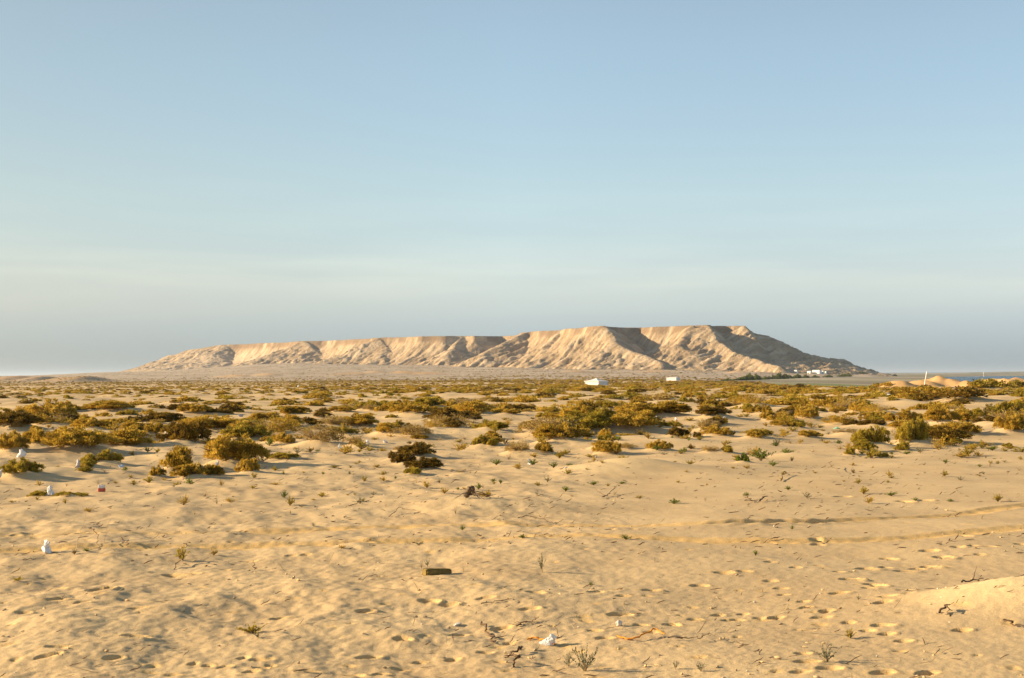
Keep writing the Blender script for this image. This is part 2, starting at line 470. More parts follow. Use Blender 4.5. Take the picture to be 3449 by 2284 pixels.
def add_mound(x, y, rx, ry, h, lean=0.0, dr=0.8):
    s = local(x, y, 3.2 * max(rx, ry))
    X, Y = GX[s] - x, GY[s] - y
    wob = 1 + 0.25 * perlin(GX[s] / (0.8 * rx), GY[s] / (0.8 * ry), 21)
    # windward (left) flank steeper, a tail on the lee side
    q = (X / np.where(X < 0, rx * 0.9, rx * 1.25)) ** 2 + (Y / ry) ** 2
    g = np.exp(-q * wob)
    H[s] += h * g
    drift[s] = np.maximum(drift[s], dr * np.clip(g * 1.4 - 0.2, 0, 1) * np.where(X < rx * 0.6, 1, 0.6))

def add_print(x, y, L, W, ang, depth):
    s = local(x, y, 2.2 * L)
    X, Y = GX[s] - x, GY[s] - y
    u = X * math.cos(ang) + Y * math.sin(ang); v = -X * math.sin(ang) + Y * math.cos(ang)
    wob = 1 + 0.35 * perlin(GX[s] / 0.09, GY[s] / 0.09, 31)
    q = ((u / (L / 2)) ** 2 + (v / (W / 2)) ** 2) * wob
    H[s] -= depth * np.exp(-q ** 3.0)
    rim = np.exp(-((np.sqrt(q) - 1.45) / 0.33) ** 2)
    H[s] += 0.13 * depth * rim * (0.6 + 0.6 * perlin(GX[s] / 0.13, GY[s] / 0.13, 33)) * (1 + 0.8 * np.tanh(u / (L / 3)))
    disturb[s] = np.maximum(disturb[s], 0.6 * np.exp(-(q / 3.0) ** 1.5))

def add_track(pts, width, depth):
    P = np.array([px_ground(*p[:2])[:2] for p in pts]); dep = np.array([p[2] for p in pts]) * depth
    # resample
    seg = np.hypot(*np.diff(P, axis=0).T); t = np.concatenate([[0], np.cumsum(seg)])
    tt = np.arange(0, t[-1], 0.05)
    px_, py_ = np.interp(tt, t, P[:, 0]), np.interp(tt, t, P[:, 1])
    k = np.ones(25) / 25
    px_ = np.convolve(np.pad(px_, 12, 'edge'), k, 'valid'); py_ = np.convolve(np.pad(py_, 12, 'edge'), k, 'valid')
    dd = np.interp(tt, t, dep)
    i0 = np.searchsorted(RINGS, np.hypot(px_, py_).min() - 1); i1 = np.searchsorted(RINGS, np.hypot(px_, py_).max() + 1)
    j0 = np.searchsorted(SPK, -0.45); j1 = np.searchsorted(SPK, 0.45)
    S = (slice(i0, i1), slice(j0, j1))
    X, Y = GX[S], GY[S]
    # distance to the polyline as a function of x (tracks run roughly along x)
    o = np.argsort(px_)
    yc = np.interp(X, px_[o], py_[o]); dp = np.interp(X, px_[o], dd[o])
    sl = np.gradient(py_[o], px_[o] + 1e-9 * np.arange(len(px_))); cs = 1 / np.sqrt(1 + np.interp(X, px_[o], np.clip(sl, -2, 2)) ** 2)
    v = (Y - yc) * cs + 0.03 * perlin(X / 0.4, Y / 0.4, 41)
    inside = (X > px_.min()) & (X < px_.max())
    w = width / 2
    prof = -np.exp(-(np.abs(v) / w) ** 4) + 0.22 * np.exp(-((np.abs(v) - 1.5 * w) / (0.4 * w)) ** 2)
    rough = 0.45 * perlin(X / 0.16, Y / 0.12, 43) * np.exp(-(v / (1.8 * w)) ** 2)
    H[S] += np.where(inside, dp * (prof + rough), 0)
    disturb[S] = np.maximum(disturb[S], np.where(inside, np.clip(dp / 0.022, 0, 0.7) * np.exp(-(v / (1.5 * w)) ** 4), 0))

TRACKS = [
    ([(3700, 1668, .5), (3449, 1705, .6), (3200, 1733, .7), (2950, 1748, .7), (2720, 1762, 2.4), (2580, 1766, 2.8), (2450, 1770, 2.6), (2390, 1772, .8), (2150, 1770, .55), (1900, 1769, .45), (1500, 1768, .4), (1250, 1771, .5), (800, 1790, .35), (400, 1800, .2), (-300, 1812, .15)], 0.26, 0.034),
    ([(3700, 1762, .5), (3449, 1787, .6), (3200, 1806, .6), (2900, 1822, .9), (2500, 1825, 1.1), (2200, 1819, .9), (1800, 1815, .6), (1300, 1824, .6), (800, 1834, .6), (300, 1850, .7), (0, 1864, .6), (-300, 1880, .5)], 0.26, 0.030)]
for tr in TRACKS: add_track(*tr)

PRINTS = [(340,1998,80),(592,1923,85),(646,1922,60),(194,1984,60),(190,2032,60),(275,2041,45),(838,1873,55),(757,1908,35),(806,1911,50),(981,1861,35),(1030,1860,35),(454,2158,95),(194,2202,70),
 (952,2078,70),(1040,2263,75),(466,2069,55),(282,2081,55),(78,2078,50),(160,2231,70),(553,1820,30),(97,1800,35),(53,1806,35),(272,1804,35),(311,1806,35),(36,2117,28),(380,2230,60),
 (1445,2031,65),(1516,2038,60),(1237,2059,60),(1358,2152,65),(1546,2130,65),(1242,2198,70),(1414,2206,40),(1526,2203,45),(1632,2183,50),(1348,2233,50),(1186,2266,75),(1287,2261,55),(1693,2109,65),(1784,2062,60),
 (1804,2013,60),(2007,2000,55),(2088,2069,80),(2002,2122,50),(2159,2102,50),(2260,2097,45),(2037,2150,55),(1718,2152,40),(2195,2127,45),(2195,1988,55),(1632,2031,60),(2100,2010,40),
 (2868,1952,70),(2949,1972,75),(2923,1911,65),(3055,1916,65),(3136,1901,65),(3182,1876,65),(3131,1856,55),(2994,1873,55),(2984,1903,40),(2589,1823,40),(2749,1818,40),(2756,1833,40),(3227,1848,45),(3323,1848,50),
 (3252,1813,45),(3445,1838,45),(2989,2033,55),(2974,2050,60),(2716,2048,40),(2706,2028,40),(2782,2063,55),(2766,2081,60),(2615,2076,55),(2417,2066,45),(2503,2061,40),(2341,2081,50),(2483,2081,45),(2265,2099,50),
 (2630,1980,45),(2640,2002,35),(2594,1957,40),(2594,1896,35),(2356,1970,55),(2923,2129,45),(2989,2142,50),(2974,2114,70),(2706,2210,50),(2721,2240,75),(2792,2261,75),(2695,2271,60),(2974,2278,80),(3121,2278,80),
 (3045,2167,50),(3237,2134,55),(3050,2000,55),(2680,1914,35),(2827,1927,35),(2827,2005,60),(2930,1985,50),(3280,1845,40),(3090,1905,45),(3300,1870,35),(2130,1790,30),(2060,1795,35),(1250,1775,40),
 (2450,2081,35),(2560,2075,35),(2860,2100,40),(3060,2030,40),(2440,1935,60),(2510,1932,45),(820,2215,40),(870,2222,50),(700,2240,35),(760,2245,40),(880,2250,45),(910,2240,30),(845,2268,50),(650,2232,30),(3050,1690,60),(3120,1688,50),(2840,1672,50)]
prr = np.random.default_rng(5)
for (px, py, w) in PRINTS:
    x, y, d = px_ground(px, py)
    L = w / FPX * d
    deep = 1.5 if (px, py) in ((2868,1952),(2949,1972),(2923,1911),(3055,1916),(3136,1901),(3182,1876),(340,1998),(592,1923),(1445,2031),(1516,2038)) else 1.0
    add_print(x, y, L * 0.95, max(0.07, L * prr.uniform(0.42, 0.62)), prr.uniform(-0.5, 0.5) + (-0.5 if px > 2800 and py < 1990 else 0.0), deep * prr.uniform(0.055, 0.085) * min(1.25, L / 0.16))
for k in range(130):      # faint scuffs and hoof pocks between them
    px = prr.uniform(-100, 3550); py = prr.uniform(1730, 2330)
    x, y, d = px_ground(px, py)
    L = prr.uniform(0.04, 0.10)
    add_print(x, y, L, L * 0.7, prr.uniform(0, 3.1), prr.uniform(0.005, 0.012))

# the pale heap at the right edge and the soft humps in the foreground
hx, hy, _ = px_ground(3385, 2085)
add_mound(hx + 0.25, hy + 0.35, 0.70, 0.60, 0.20, dr=1.0)
add_mound(hx + 1.0, hy + 0.2, 0.7, 0.8, 0.12, dr=0.8)
for (px, py, r, h) in [(1420, 1975, .42, .06), (1610, 2010, .5, .03), (250, 2110, .4, .05), (90, 2215, .4, .06), (330, 2215, .3, .05), (820, 2190, .45, .04), (150, 2120, .5, .04), (640, 2040, .4, .04), (720, 1980, .35, .03), (1120, 2140, .4, .04), (520, 2160, .35, .04), (3300, 2230, .5, .04), (1583, 1712, .7, .07), (2420, 1762, .5, .03)]:
    x, y, d = px_ground(px, py); add_mound(x, y, r, r * 1.1, h * (0.5 if h < 0.065 else 1.0), dr=0.15)

# ------------------------------------------------------------------ where the shrubs stand
# px, py (foot of the foliage), width px, height px, foliage, label
SHRUBS = [
 (604,1597,105,78,'gold',"golden feathery shrub, left lobe of the big hummock"),
 (765,1590,150,100,'gold',"dense dark-topped shrub behind the tall grey bag on the big hummock"),
 (528,1612,48,42,'gold',"small yellow shrub at the left foot of the big hummock"),
 (645,1617,85,50,'gold',"brownish shrub spilling down the front of the big hummock"),
 (716,1608,50,45,'gold',"low brown shrub just in front of the tall grey bag"),
 (834,1606,66,56,'gold',"brown upright shrub alone at the right foot of the big hummock"),
 (435,1520,165,62,'gold',"wide golden shrub on a sand hummock left of the dark lee shrub"),
 (620,1515,140,80,'dark',"big dark shrub in the lee of the hummock with a white bag on its right"),
 (690,1470,170,48,'gold',"long olive shrub on a low drift behind the dark lee shrub"),
 (36,1552,92,66,'gold',"rounded orange-brown shrub at the left edge of the photo"),
 (245,1547,165,72,'gold',"large tangled shrub with dusty bags caught in it"),
 (130,1530,70,50,'gold',"golden shrub between the left edge shrub and the tangled one"),
 (345,1572,108,48,'olive',"dark olive shrub trailing right of the tangled one"),
 (52,1466,125,56,'dark',"nearly black shrub at the left edge of the plain"),
 (165,1432,150,66,'gold',"broad domed golden shrub left of the pale slab"),
 (297,1470,92,40,'gold',"brown shrub with a white scrap at its foot"),
 (262,1440,55,28,'dark',"small dark shrub right of the broad domed one"),
 (725,1495,66,27,'dark',"round dark cushion shrub on bare sand"),
 (393,1444,44,22,'gold',None), (440,1436,42,24,'dark',None),
 (280,1592,92,32,'olive',"low olive plant with a grey bag standing in it"),
 (293,1610,42,20,'olive',None),
 (62,1630,112,56,'olive',"low green and brown shrub beside the beige bag at the left edge"),
 (125,1674,62,24,'olive',"flat brown plant left of the white bag in front"),
 (222,1680,72,18,'olive',"flat trailing plant right of the white bag in front"),
 (1058,1503,132,72,'greyish',"wide soft brown shrub left of three white bags"),
 (1208,1446,98,44,'gold',None), (1117,1452,88,42,'greyish',None), (1298,1478,92,38,'gold',"golden shrub above the right one of three white bags"),
 (973,1453,72,40,'gold',None), (897,1443,92,36,'gold',None), (1037,1430,62,24,'dark',None),
 (1193,1504,62,40,'greyish',"dry brown shrub between two of three white bags"),
 (1412,1548,95,50,'dark',"dark shrub with a long shadow on open sand"),
 (1320,1563,42,36,'dark',"small dark shrub standing left of the group with the long shadow"),
 (1365,1575,58,44,'dark',"dark tufted shrub in the middle of the group with the long shadow"),
 (1434,1588,82,42,'dark',"spreading dark shrub in front of the one with the long shadow"),
 (1402,1602,52,27,'olive',"yellow-green low shrub at the front of the dark group"),
 (1390,1483,118,42,'greyish',None), (1530,1448,138,54,'greyish',"wide dry brown shrub on the rise in the middle of the plain"),
 (1644,1453,62,40,'olive',None), (1650,1483,42,30,'gold',None), (1380,1413,122,40,'gold',None),
 (942,1550,82,24,'olive',"low sprawling olive plant right of the bright green plant"),
 (1890,1508,128,62,'gold',"golden dome shrub with a grey bag on its right and dark lee side"),
 (1824,1528,78,44,'gold',"yellow shrub just left of the golden dome shrub"),
 (1742,1528,94,44,'greyish',"dry shrub on the left end of the golden dome shrub's hummock"),
 (1889,1530,27,21,'gold',None),
 (2120,1428,130,50,'gold',"left half of the long hedge-like shrub behind the black and white bag"),
 (2235,1426,120,46,'gold',"right half of the long hedge-like shrub, dark on its lee end"),
 (1960,1445,120,68,'gold',"tall golden shrub left of the long hedge-like shrub"),
 (2030,1440,75,46,'olive',None), (1905,1452,38,30,'olive',None),
 (2278,1496,56,40,'dark',"round dark ball-shaped shrub on pale sand"),
 (2350,1478,28,26,'dark',"small dark ball right of the round dark shrub"), (2385,1468,80,40,'greyish',None),
 (2392,1530,58,27,'greyish',"dry low plant left of the bright green bush"), (2447,1530,58,28,'olive',None),
 (2503,1571,40,36,'green',"round dark green shrub in front of the bright green bush"),
 (2162,1365,62,30,'gold',None),
 (2945,1518,112,68,'olive',"olive shrub, left part of the big clump on the right sand bank"),
 (3085,1512,108,92,'olive',"tall olive shrub casting a dark shadow on the right sand bank"),
 (3047,1526,52,34,'olive',"low round shrub at the front of the clump on the right sand bank"),
 (2868,1533,37,27,'olive',"small shrub at the left tip of the clump on the right sand bank"),
 (2912,1528,52,42,'olive',None),
 (3408,1474,92,64,'gold',"golden shrub at the right edge above the sand bank"), (3335,1418,92,50,'olive',None), (3415,1414,92,58,'olive',None),
 (3178,1437,78,58,'gold',"tall golden shrub up the slope behind the right clump"), (3232,1426,78,42,'gold',None), (3050,1432,108,50,'gold',None),
 (3245,1361,128,44,'dark',"long dark shrub below the sand dune at the right"), (3110,1354,142,42,'gold',None),
 (2960,1424,74,34,'gold',None), (2842,1436,98,34,'gold',None), (2727,1428,112,47,'gold',None), (2795,1379,112,36,'gold',None), (2552,1384,108,44,'gold',None),
 (2575,1400,52,34,'gold',None), (2947,1445,62,22,'dark',None), (2847,1470,72,20,'greyish',None), (2560,1470,72,22,'olive',None), (2692,1452,42,20,'olive',None),
 (2638,1414,67,27,'gold',None), (3323,1321,102,37,'olive',"olive shrub growing on the foot of the orange dune"), (3440,1312,70,30,'olive',None),
 (2972,1545,44,22,'olive',None), (3197,1497,42,19,'dark',None), (3398,1505,50,18,'olive',None),
]
placed = []
for (px, py, w, h, kind, lab) in SHRUBS:
    x, y, d = px_ground(px, py - h * 0.12)
    W = 1.12 * w / FPX * d; Hh = 0.70 * h / FPX * d
    placed.append(dict(x=x, y=y + 0.25 * W * 0.6, d=d, W=W, H=Hh, kind=kind, label=lab))
# fill the plain behind with more shrubs, patchy like the real one
fr = np.random.default_rng(21)
def fill(dmin, dmax, lam, amax, gap):
    area = amax * (dmax ** 2 - dmin ** 2); n = int(area * lam * 1.9)
    d = np.sqrt(fr.uniform(dmin ** 2, dmax ** 2, n)); th = fr.uniform(-amax, amax, n)
    x, y = d * np.sin(th), d * np.cos(th)
    p = 0.65 + 0.9 * fbm(x / 11.0, y / 16.0, 2, 51)
    keep = fr.uniform(0, 1, n) < np.clip(p, 0.05, 1.0)
    return x[keep], y[keep], d[keep]
fx, fy, fd = fill(28, 140, 0.17, 0.40, 1.0)
o = np.argsort(fd)
for i in o:
    x, y, d = fx[i], fy[i], fd[i]
    if len(placed) >= 300: break
    W = float(np.clip(fr.lognormal(-0.30, 0.42), 0.30, 1.2 + 0.5 * min(1, d / 80)))
    if any((x - q['x']) ** 2 + (y - q['y']) ** 2 < (0.36 * (W + q['W'])) ** 2 for q in placed): continue
    if d < 36 and (perlin(x / 5, y / 5, 61) < 0.05 or W > 0.75): continue
    Hh = W * fr.uniform(0.17, 0.28) if W > 0.8 else W * fr.uniform(0.20, 0.36)
    kind = fr.choice(['gold', 'gold', 'gold', 'olive', 'dark', 'greyish'])
    placed.append(dict(x=float(x), y=float(y), d=float(d), W=W, H=float(Hh), kind=str(kind), label=None, fill=True))
last_d = max(q['d'] for q in placed if q.get('fill'))
for q in placed:
    add_mound(q['x'] - 0.05 * q['W'], q['y'], 0.55 * q['W'], 0.50 * q['W'], min(0.45, 0.34 * q['H'] + 0.06 * q['W']), dr=0.85)
for k in range(120):      # empty little drifts between the shrubs
    d = math.sqrt(fr.uniform(24 ** 2, 90 ** 2)); th = fr.uniform(-0.4, 0.4)
    r = fr.uniform(0.5, 1.3); add_mound(d * math.sin(th), d * math.cos(th), r, r * 0.9, r * fr.uniform(0.06, 0.16), dr=0.5)

far = sstep(420, 900, RD) * (1 - sstep(0.25, 0.28, np.tan(np.clip(TH, -1, 1))))
rust = np.zeros(SH)
for k, (bx, by, rx, ry, h) in enumerate(BUMPS):
    q = np.exp(-(((GX - bx) / (rx * 1.15)) ** 2 + ((GY - by) / (ry * 1.15)) ** 2))
    if k < NDUNE: rust = np.maximum(rust, 0.85 * np.clip(q * 1.8, 0, 1)); far = far * (1 - np.clip(q * 2, 0, 1))
    elif k < NSPOIL: rust = np.maximum(rust, 0.5 * np.clip(q * 1.6 - 0.1, 0, 1))
    elif k >= NSPOIL: rust = np.maximum(rust, 0.6 * np.clip(q * 1.6 - 0.2, 0, 1))
me = mesh_np("ground", np.stack([GX, GY, H], -1).reshape(-1, 3), grid_faces(*SH, wrap=False))
for nm, arr in (("disturb", disturb), ("drift", drift), ("far", far), ("rust", rust)): add_attr(me, nm, arr)
ground = obj("ground", me, M["sand"])
tag(ground, kind='structure', label="pale trodden desert sand with tyre ruts and footprints", cat="ground")

def gz(x, y):
    d = np.hypot(x, y); th = np.arctan2(x, y)
    i = np.clip(np.searchsorted(RINGS, d) - 1, 0, len(RINGS) - 2); j = np.clip(np.searchsorted(SPK, th) - 1, 0, len(SPK) - 2)
    f = (d - RINGS[i]) / (RINGS[i + 1] - RINGS[i]); g = (th - SPK[j]) / (SPK[j + 1] - SPK[j])
    return (H[i, j] * (1 - f) + H[i + 1, j] * f) * (1 - g) + (H[i, j + 1] * (1 - f) + H[i + 1, j + 1] * f) * g
def gzf(x, y): return float(gz(np.array([x]), np.array([y]))[0])

# ------------------------------------------------------------------ the mesa
ZTOP = 56.7
def top_pt(px, py):
    d = 55.0 * FPX / (horizon_y(px) - py)
    return ((px - 1724.5) / FPX * d, d)
def pz(px, py, d):
    return ((px - 1724.5) / FPX * d, d, CAMZ + (horizon_y(px) - py) / FPX * d)
rim = [top_pt(*p) for p in [(2505,1098),(2450,1099.5),(2400,1098),(2363,1094),(2325,1096),(2260,1099),(2191,1101),(2156,1103.5),(2100,1103),(2060,1100.5),(2037,1098),(1955,1103),(1896,1111),(1771,1118),(1742,1131),(1690,1133),(1600,1131),(1560,1132),(1500,1132),(1423,1133),(1340,1136),(1275,1137.5),(1200,1143),(1127,1147),(1080,1148.5),(1024,1149.5),(960,1153),(900,1155.5),(814,1159.5),(749,1161)]]
rim += [(-560, 2700), (-560, 3000), (-480, 3300), (300, 3300), (380, 2500), (300, 1900)]
POLY = np.array(rim)
def poly_dist(X, Y):
    d2 = np.full(X.shape, 1e18); ins = np.zeros(X.shape, bool)
    n = len(POLY)
    for i in range(n):
        ax, ay = POLY[i]; bx, by = POLY[(i + 1) % n]
        ex, ey = bx - ax, by - ay
        t = np.clip(((X - ax) * ex + (Y - ay) * ey) / (ex * ex + ey * ey), 0, 1)
        d2 = np.minimum(d2, (X - ax - t * ex) ** 2 + (Y - ay - t * ey) ** 2)
        c = ((ay > Y) != (by > Y)) & (X < (bx - ax) * (Y - ay) / (by - ay + 1e-12) + ax)
        ins ^= c
    d = np.sqrt(d2)
    return np.where(ins, -d, d)
RIDGES = [   # polylines of (px, py, distance), side slope
    ([(2505,1098,1640),(2546,1123,1640),(2581,1130,1642),(2611,1145,1645),(2658,1173,1648),(2706,1191,1650),(2782,1205,1655),(2833,1210,1660),(2871,1232,1660),(2918,1255,1660)], 0.62),
    ([(2363,1094,1600),(2390,1112,1588),(2428,1146,1560),(2475,1186,1520),(2546,1209,1490),(2623,1236,1450)], 0.72),
    ([(2037,1098,1626),(2073,1150,1584),(2103,1170,1562),(2168,1197,1533),(2220,1222,1508)], 0.75),
    ([(2325,1097,1608),(2300,1135,1585),(2292,1155,1570),(2330,1190,1545),(2365,1215,1525)], 0.8),
    ([(1771,1118,1844),(1742,1132,1832),(1690,1160,1808),(1630,1190,1783)], 0.7),
    ([(1896,1111,1762),(1860,1150,1738),(1830,1190,1712)], 0.75),
    ([(1024,1149.5,2310),(1050,1175,2285),(1095,1205,2250)], 0.5),
    ([(1275,1137.5,2107),(1300,1175,2078),(1340,1205,2048)], 0.6),
    ([(1560,1132,2034),(1530,1170,2005),(1500,1200,1975)], 0.65),
    ([(749,1161,2550),(690,1172,2575),(631,1180,2605),(600,1194,2620),(578,1198,2630),(536,1217,2655),(465,1249,2700)], 0.5),
    ([(749,1161,2550),(720,1190,2515),(690,1215,2480)], 0.5),
]
ux, uy = -0.61, 0.792; nx, ny = -0.792, -0.61
sv = np.concatenate([np.arange(-430, 900, 1.8), np.arange(900, 1750, 2.6)])
tv = np.concatenate([np.arange(-520, -150, 12.0), np.arange(-150, 255, 1.7), np.arange(258, 330, 8.0)])
SS, T2 = np.meshgrid(sv, tv, indexing='ij')
MX = 270 + SS * ux + T2 * nx; MY = 1639 + SS * uy + T2 * ny
wx_ = MX + 7 * fbm(MX / 60, MY / 60, 2, 71); wy_ = MY + 7 * fbm(MX / 60, MY / 60, 2, 74)
pd = poly_dist(wx_, wy_)
gul = np.abs(fbm(SS / 26.0, T2 / 150.0, 3, 77))          # gullies run down the slope
pdo = np.maximum(pd, 0)
amp = 17 * sstep(2, 45, pdo) * (1 - 0.5 * sstep(250, 700, SS))
pdw = pdo + amp * (gul - 0.30) + 3.2 * sstep(0, 12, pdo) * np.abs(fbm(SS / 8.0, T2 / 42.0, 2, 79))
pdw = np.maximum(pdw + 2.0 * sstep(1, 10, pdo) * (np.abs(fbm(SS / 4.2, T2 / 26.0, 2, 78)) - 0.25), 0)
MH = ZTOP - 68 * (1 - np.exp(-pdw / 62.0)) - 0.02 * pdw - 3.6 * sstep(0.0, 3.0, pdo)
for pts, sl in RIDGES:
    P = [pz(*p) for p in pts]
    best = np.full(MX.shape, -1e9)
    for (a, b) in zip(P[:-1], P[1:]):
        ex, ey = b[0] - a[0], b[1] - a[1]
        t = np.clip(((wx_ - a[0]) * ex + (wy_ - a[1]) * ey) / (ex * ex + ey * ey), 0, 1)
        dist = np.hypot(wx_ - a[0] - t * ex, wy_ - a[1] - t * ey)
        z = a[2] + t * (b[2] - a[2])
        dist = np.sqrt(dist ** 2 + 9) - 3
        dw = np.maximum(dist + 0.30 * np.minimum(dist, 26) * (np.abs(fbm(SS / 15.0, T2 / 45.0, 3, 81)) - 0.3) * 2, 0)
        A_ = z + 14.0
        best = np.maximum(best, z - A_ * (1 - np.exp(-dw * sl / A_)) - 0.02 * dw)
    MH = np.maximum(MH, best)
base = macro(MX, MY)
toe = np.clip((MH - base) / 14.0, -1, 2)
MH += 1.6 * np.exp(-((MH - base - 3) / 6.0) ** 2) * (0.55 - np.abs(fbm(MX / 30, MY / 30, 4, 83)))
slope_m = sstep(0, 6, pdo)
MH += (0.75 * (0.4 - np.abs(fbm(SS / 6.5, T2 / 16, 3, 85, 0.65))) * 2 + 0.25 * perlin(MX / 3.4, MY / 3.4, 86)) * slope_m + 0.55 * perlin(MX / 60, MY / 60, 88) * (1 - slope_m) + 0.4 * perlin(MX / 9, MY / 9, 89) * (1 - slope_m)
MH = np.minimum(MH, ZTOP + 1.5)
MH = np.where(MH < base - 0.3, np.minimum(MH, base - 2.5), MH)
MH = np.maximum(MH, base - 6)
cap = np.exp(-((pd - 1.5) / 3.2) ** 2) * sstep(-0.3, 0.2, fbm(MX / 30, MY / 30, 3, 91) + 0.25) * 0.85
mm = mesh_np("mesa", np.stack([MX, MY, MH], -1).reshape(-1, 3), grid_faces(*MX.shape)[:, ::-1])
add_attr(mm, "cap", cap)
add_attr(mm, "streak", -0.9 * np.exp(-((SS - 1130) / 170) ** 2) * sstep(50, 34, MH) + 1.15 * fbm(SS / 7.0, T2 / 60.0, 4, 93, 0.65) + 0.25 * perlin(MX / 2.7, MY / 2.7, 94))
mesa = obj("mesa_hill", mm, M["rock"])
tag(mesa, kind='structure', label="long flat-topped sandstone mesa with gullied flanks", cat="hill")

# ------------------------------------------------------------------ lagoon: tidal flat, water, far shore
def flat_material():
    mt, nd, lk, bs = new_mat("tidal_mud")
    tc = N(nd, "ShaderNodeTexCoord").outputs["Object"]
    mp = N(nd, "ShaderNodeMapping"); mp.inputs["Scale"].default_value = (1.0, 0.16, 1.0); lk.new(tc, mp.inputs[0])
    n1 = noise(nd, lk, mp.outputs[0], 0.010, 5, 0.6)
    n2 = noise(nd, lk, mp.outputs[0], 0.020, 5, 0.65)
    c = mixc(nd, lk, (0.20, 0.165, 0.115), (0.38, 0.315, 0.22), maprange(nd, lk, n1, 0.44, 0.56))
    c = mixc(nd, lk, c, (0.13, 0.15, 0.04), maprange(nd, lk, n2, 0.52, 0.60, 0, 0.9))
    lk.new(c, bs.inputs["Base Color"]); bs.inputs["Roughness"].default_value = 0.8
    bs.inputs["Specular IOR Level"].default_value = 0.1
    return mt
def water_material():
    mt, nd, lk, bs = new_mat("lagoon_water")
    tc = N(nd, "ShaderNodeTexCoord").outputs["Object"]
    n1 = noise(nd, lk, tc, 0.5, 4, 0.6)
    bs.inputs["Base Color"].default_value = (0.015, 0.045, 0.07, 1)
    bs.inputs["Roughness"].default_value = 0.25
    bs.inputs["IOR"].default_value = 1.33
    lk.new(bump(nd, lk, n1, 1.0, 2.0), bs.inputs["Normal"])
    return mt
M["mud"] = flat_material(); M["water"] = water_material()
# sea out to the horizon
def sheet(name, outline, z, mat, sub=1):
    v = np.array([(x, y, z) for x, y in outline])
    mt = bpy.data.meshes.new(name); mt.from_pydata([tuple(p) for p in v], [], [list(range(len(v)))]); mt.update()
    return obj(name, mt, mat)
def fan(name, amin, amax, dists, zf, mat, na=60):
    a = np.linspace(amin, amax, na); A, D = np.meshgrid(a, np.array(dists, float))
    Z = zf(A, D)
    return obj(name, mesh_np(name, np.stack([A * D, D, Z], -1).reshape(-1, 3), grid_faces(*A.shape)), mat)
flat = fan("tidal_flat", 0.12, 0.60, list(np.exp(np.linspace(math.log(300), math.log(9000), 120))), lambda A, D: -2.5 + 0.06 * perlin(A * D / 60, D / 60, 95) * np.clip(900 / D, 0, 1), M["mud"], 160)
tag(flat, kind='structure', label="grey-green tidal mud flat", cat="mud flat")
# blue water lies over the flat behind the dunes and again as open sea far out
def lagoon(A, D):
    return np.full(A.shape, -2.42)
def ribbon(name, left, right, mat, z):
    v = [(a * d, d, z) for a, d in left] + [(a * d, d, z) for a, d in reversed(right)]
    n = len(left); f = [[i, 2 * n - 1 - i, 2 * n - 2 - i, i + 1] for i in range(n - 1)]
    me = bpy.data.meshes.new(name); me.from_pydata(v, [], f); me.update()
    return obj(name, me, mat)
Lf = [(0.335, 420), (0.318, 520), (0.312, 700), (0.318, 800), (0.302, 900), (0.298, 1050), (0.305, 1200), (0.322, 1340), (0.345, 1480)]
Rt = [(0.62, 420), (0.62, 520), (0.62, 700), (0.62, 800), (0.62, 900), (0.62, 1050), (0.62, 1200), (0.62, 1340), (0.62, 1480)]
w1 = ribbon("water", Lf, Rt, M["water"], -2.40)
tag(w1, kind='structure', label="blue lagoon water behind the dunes", cat="water")
w2 = fan("sea", -0.05, 0.75, [9000, 12000, 20000, 40000, 80000], lambda A, D: np.full(A.shape, -2.35), M["water"])
tag(w2, kind='structure', label="open sea at the horizon", cat="sea")
sp = fan("far_shore", 0.270, 0.62, list(np.linspace(4300, 5600, 40)), lambda A, D: -3.2 + (1.2 + 5.0 * sstep(0.27, 0.37, A) + 0.12 * perlin(A * 45, D / 300, 97)) * np.exp(-((D - 4950) / 380) ** 2), M["mud"], 160)
tag(sp, kind='structure', label="low greenish spit across the lagoon", cat="shore")

# ------------------------------------------------------------------ plants
def sprig_quads(base, direc, length, width, r):
    """diamond leaves: base points (n,3), unit directions (n,3)"""
    n = len(base)
    rnd = r.normal(size=(n, 3)); side = np.cross(direc, rnd); side /= np.linalg.norm(side, axis=1, keepdims=True) + 1e-9
    L = length[:, None]; W = width[:, None]
    mid = base + direc * L * 0.55
    v = np.stack([base, mid + side * W * 0.5, base + direc * L, mid - side * W * 0.5], 1)
    return v.reshape(-1, 3)

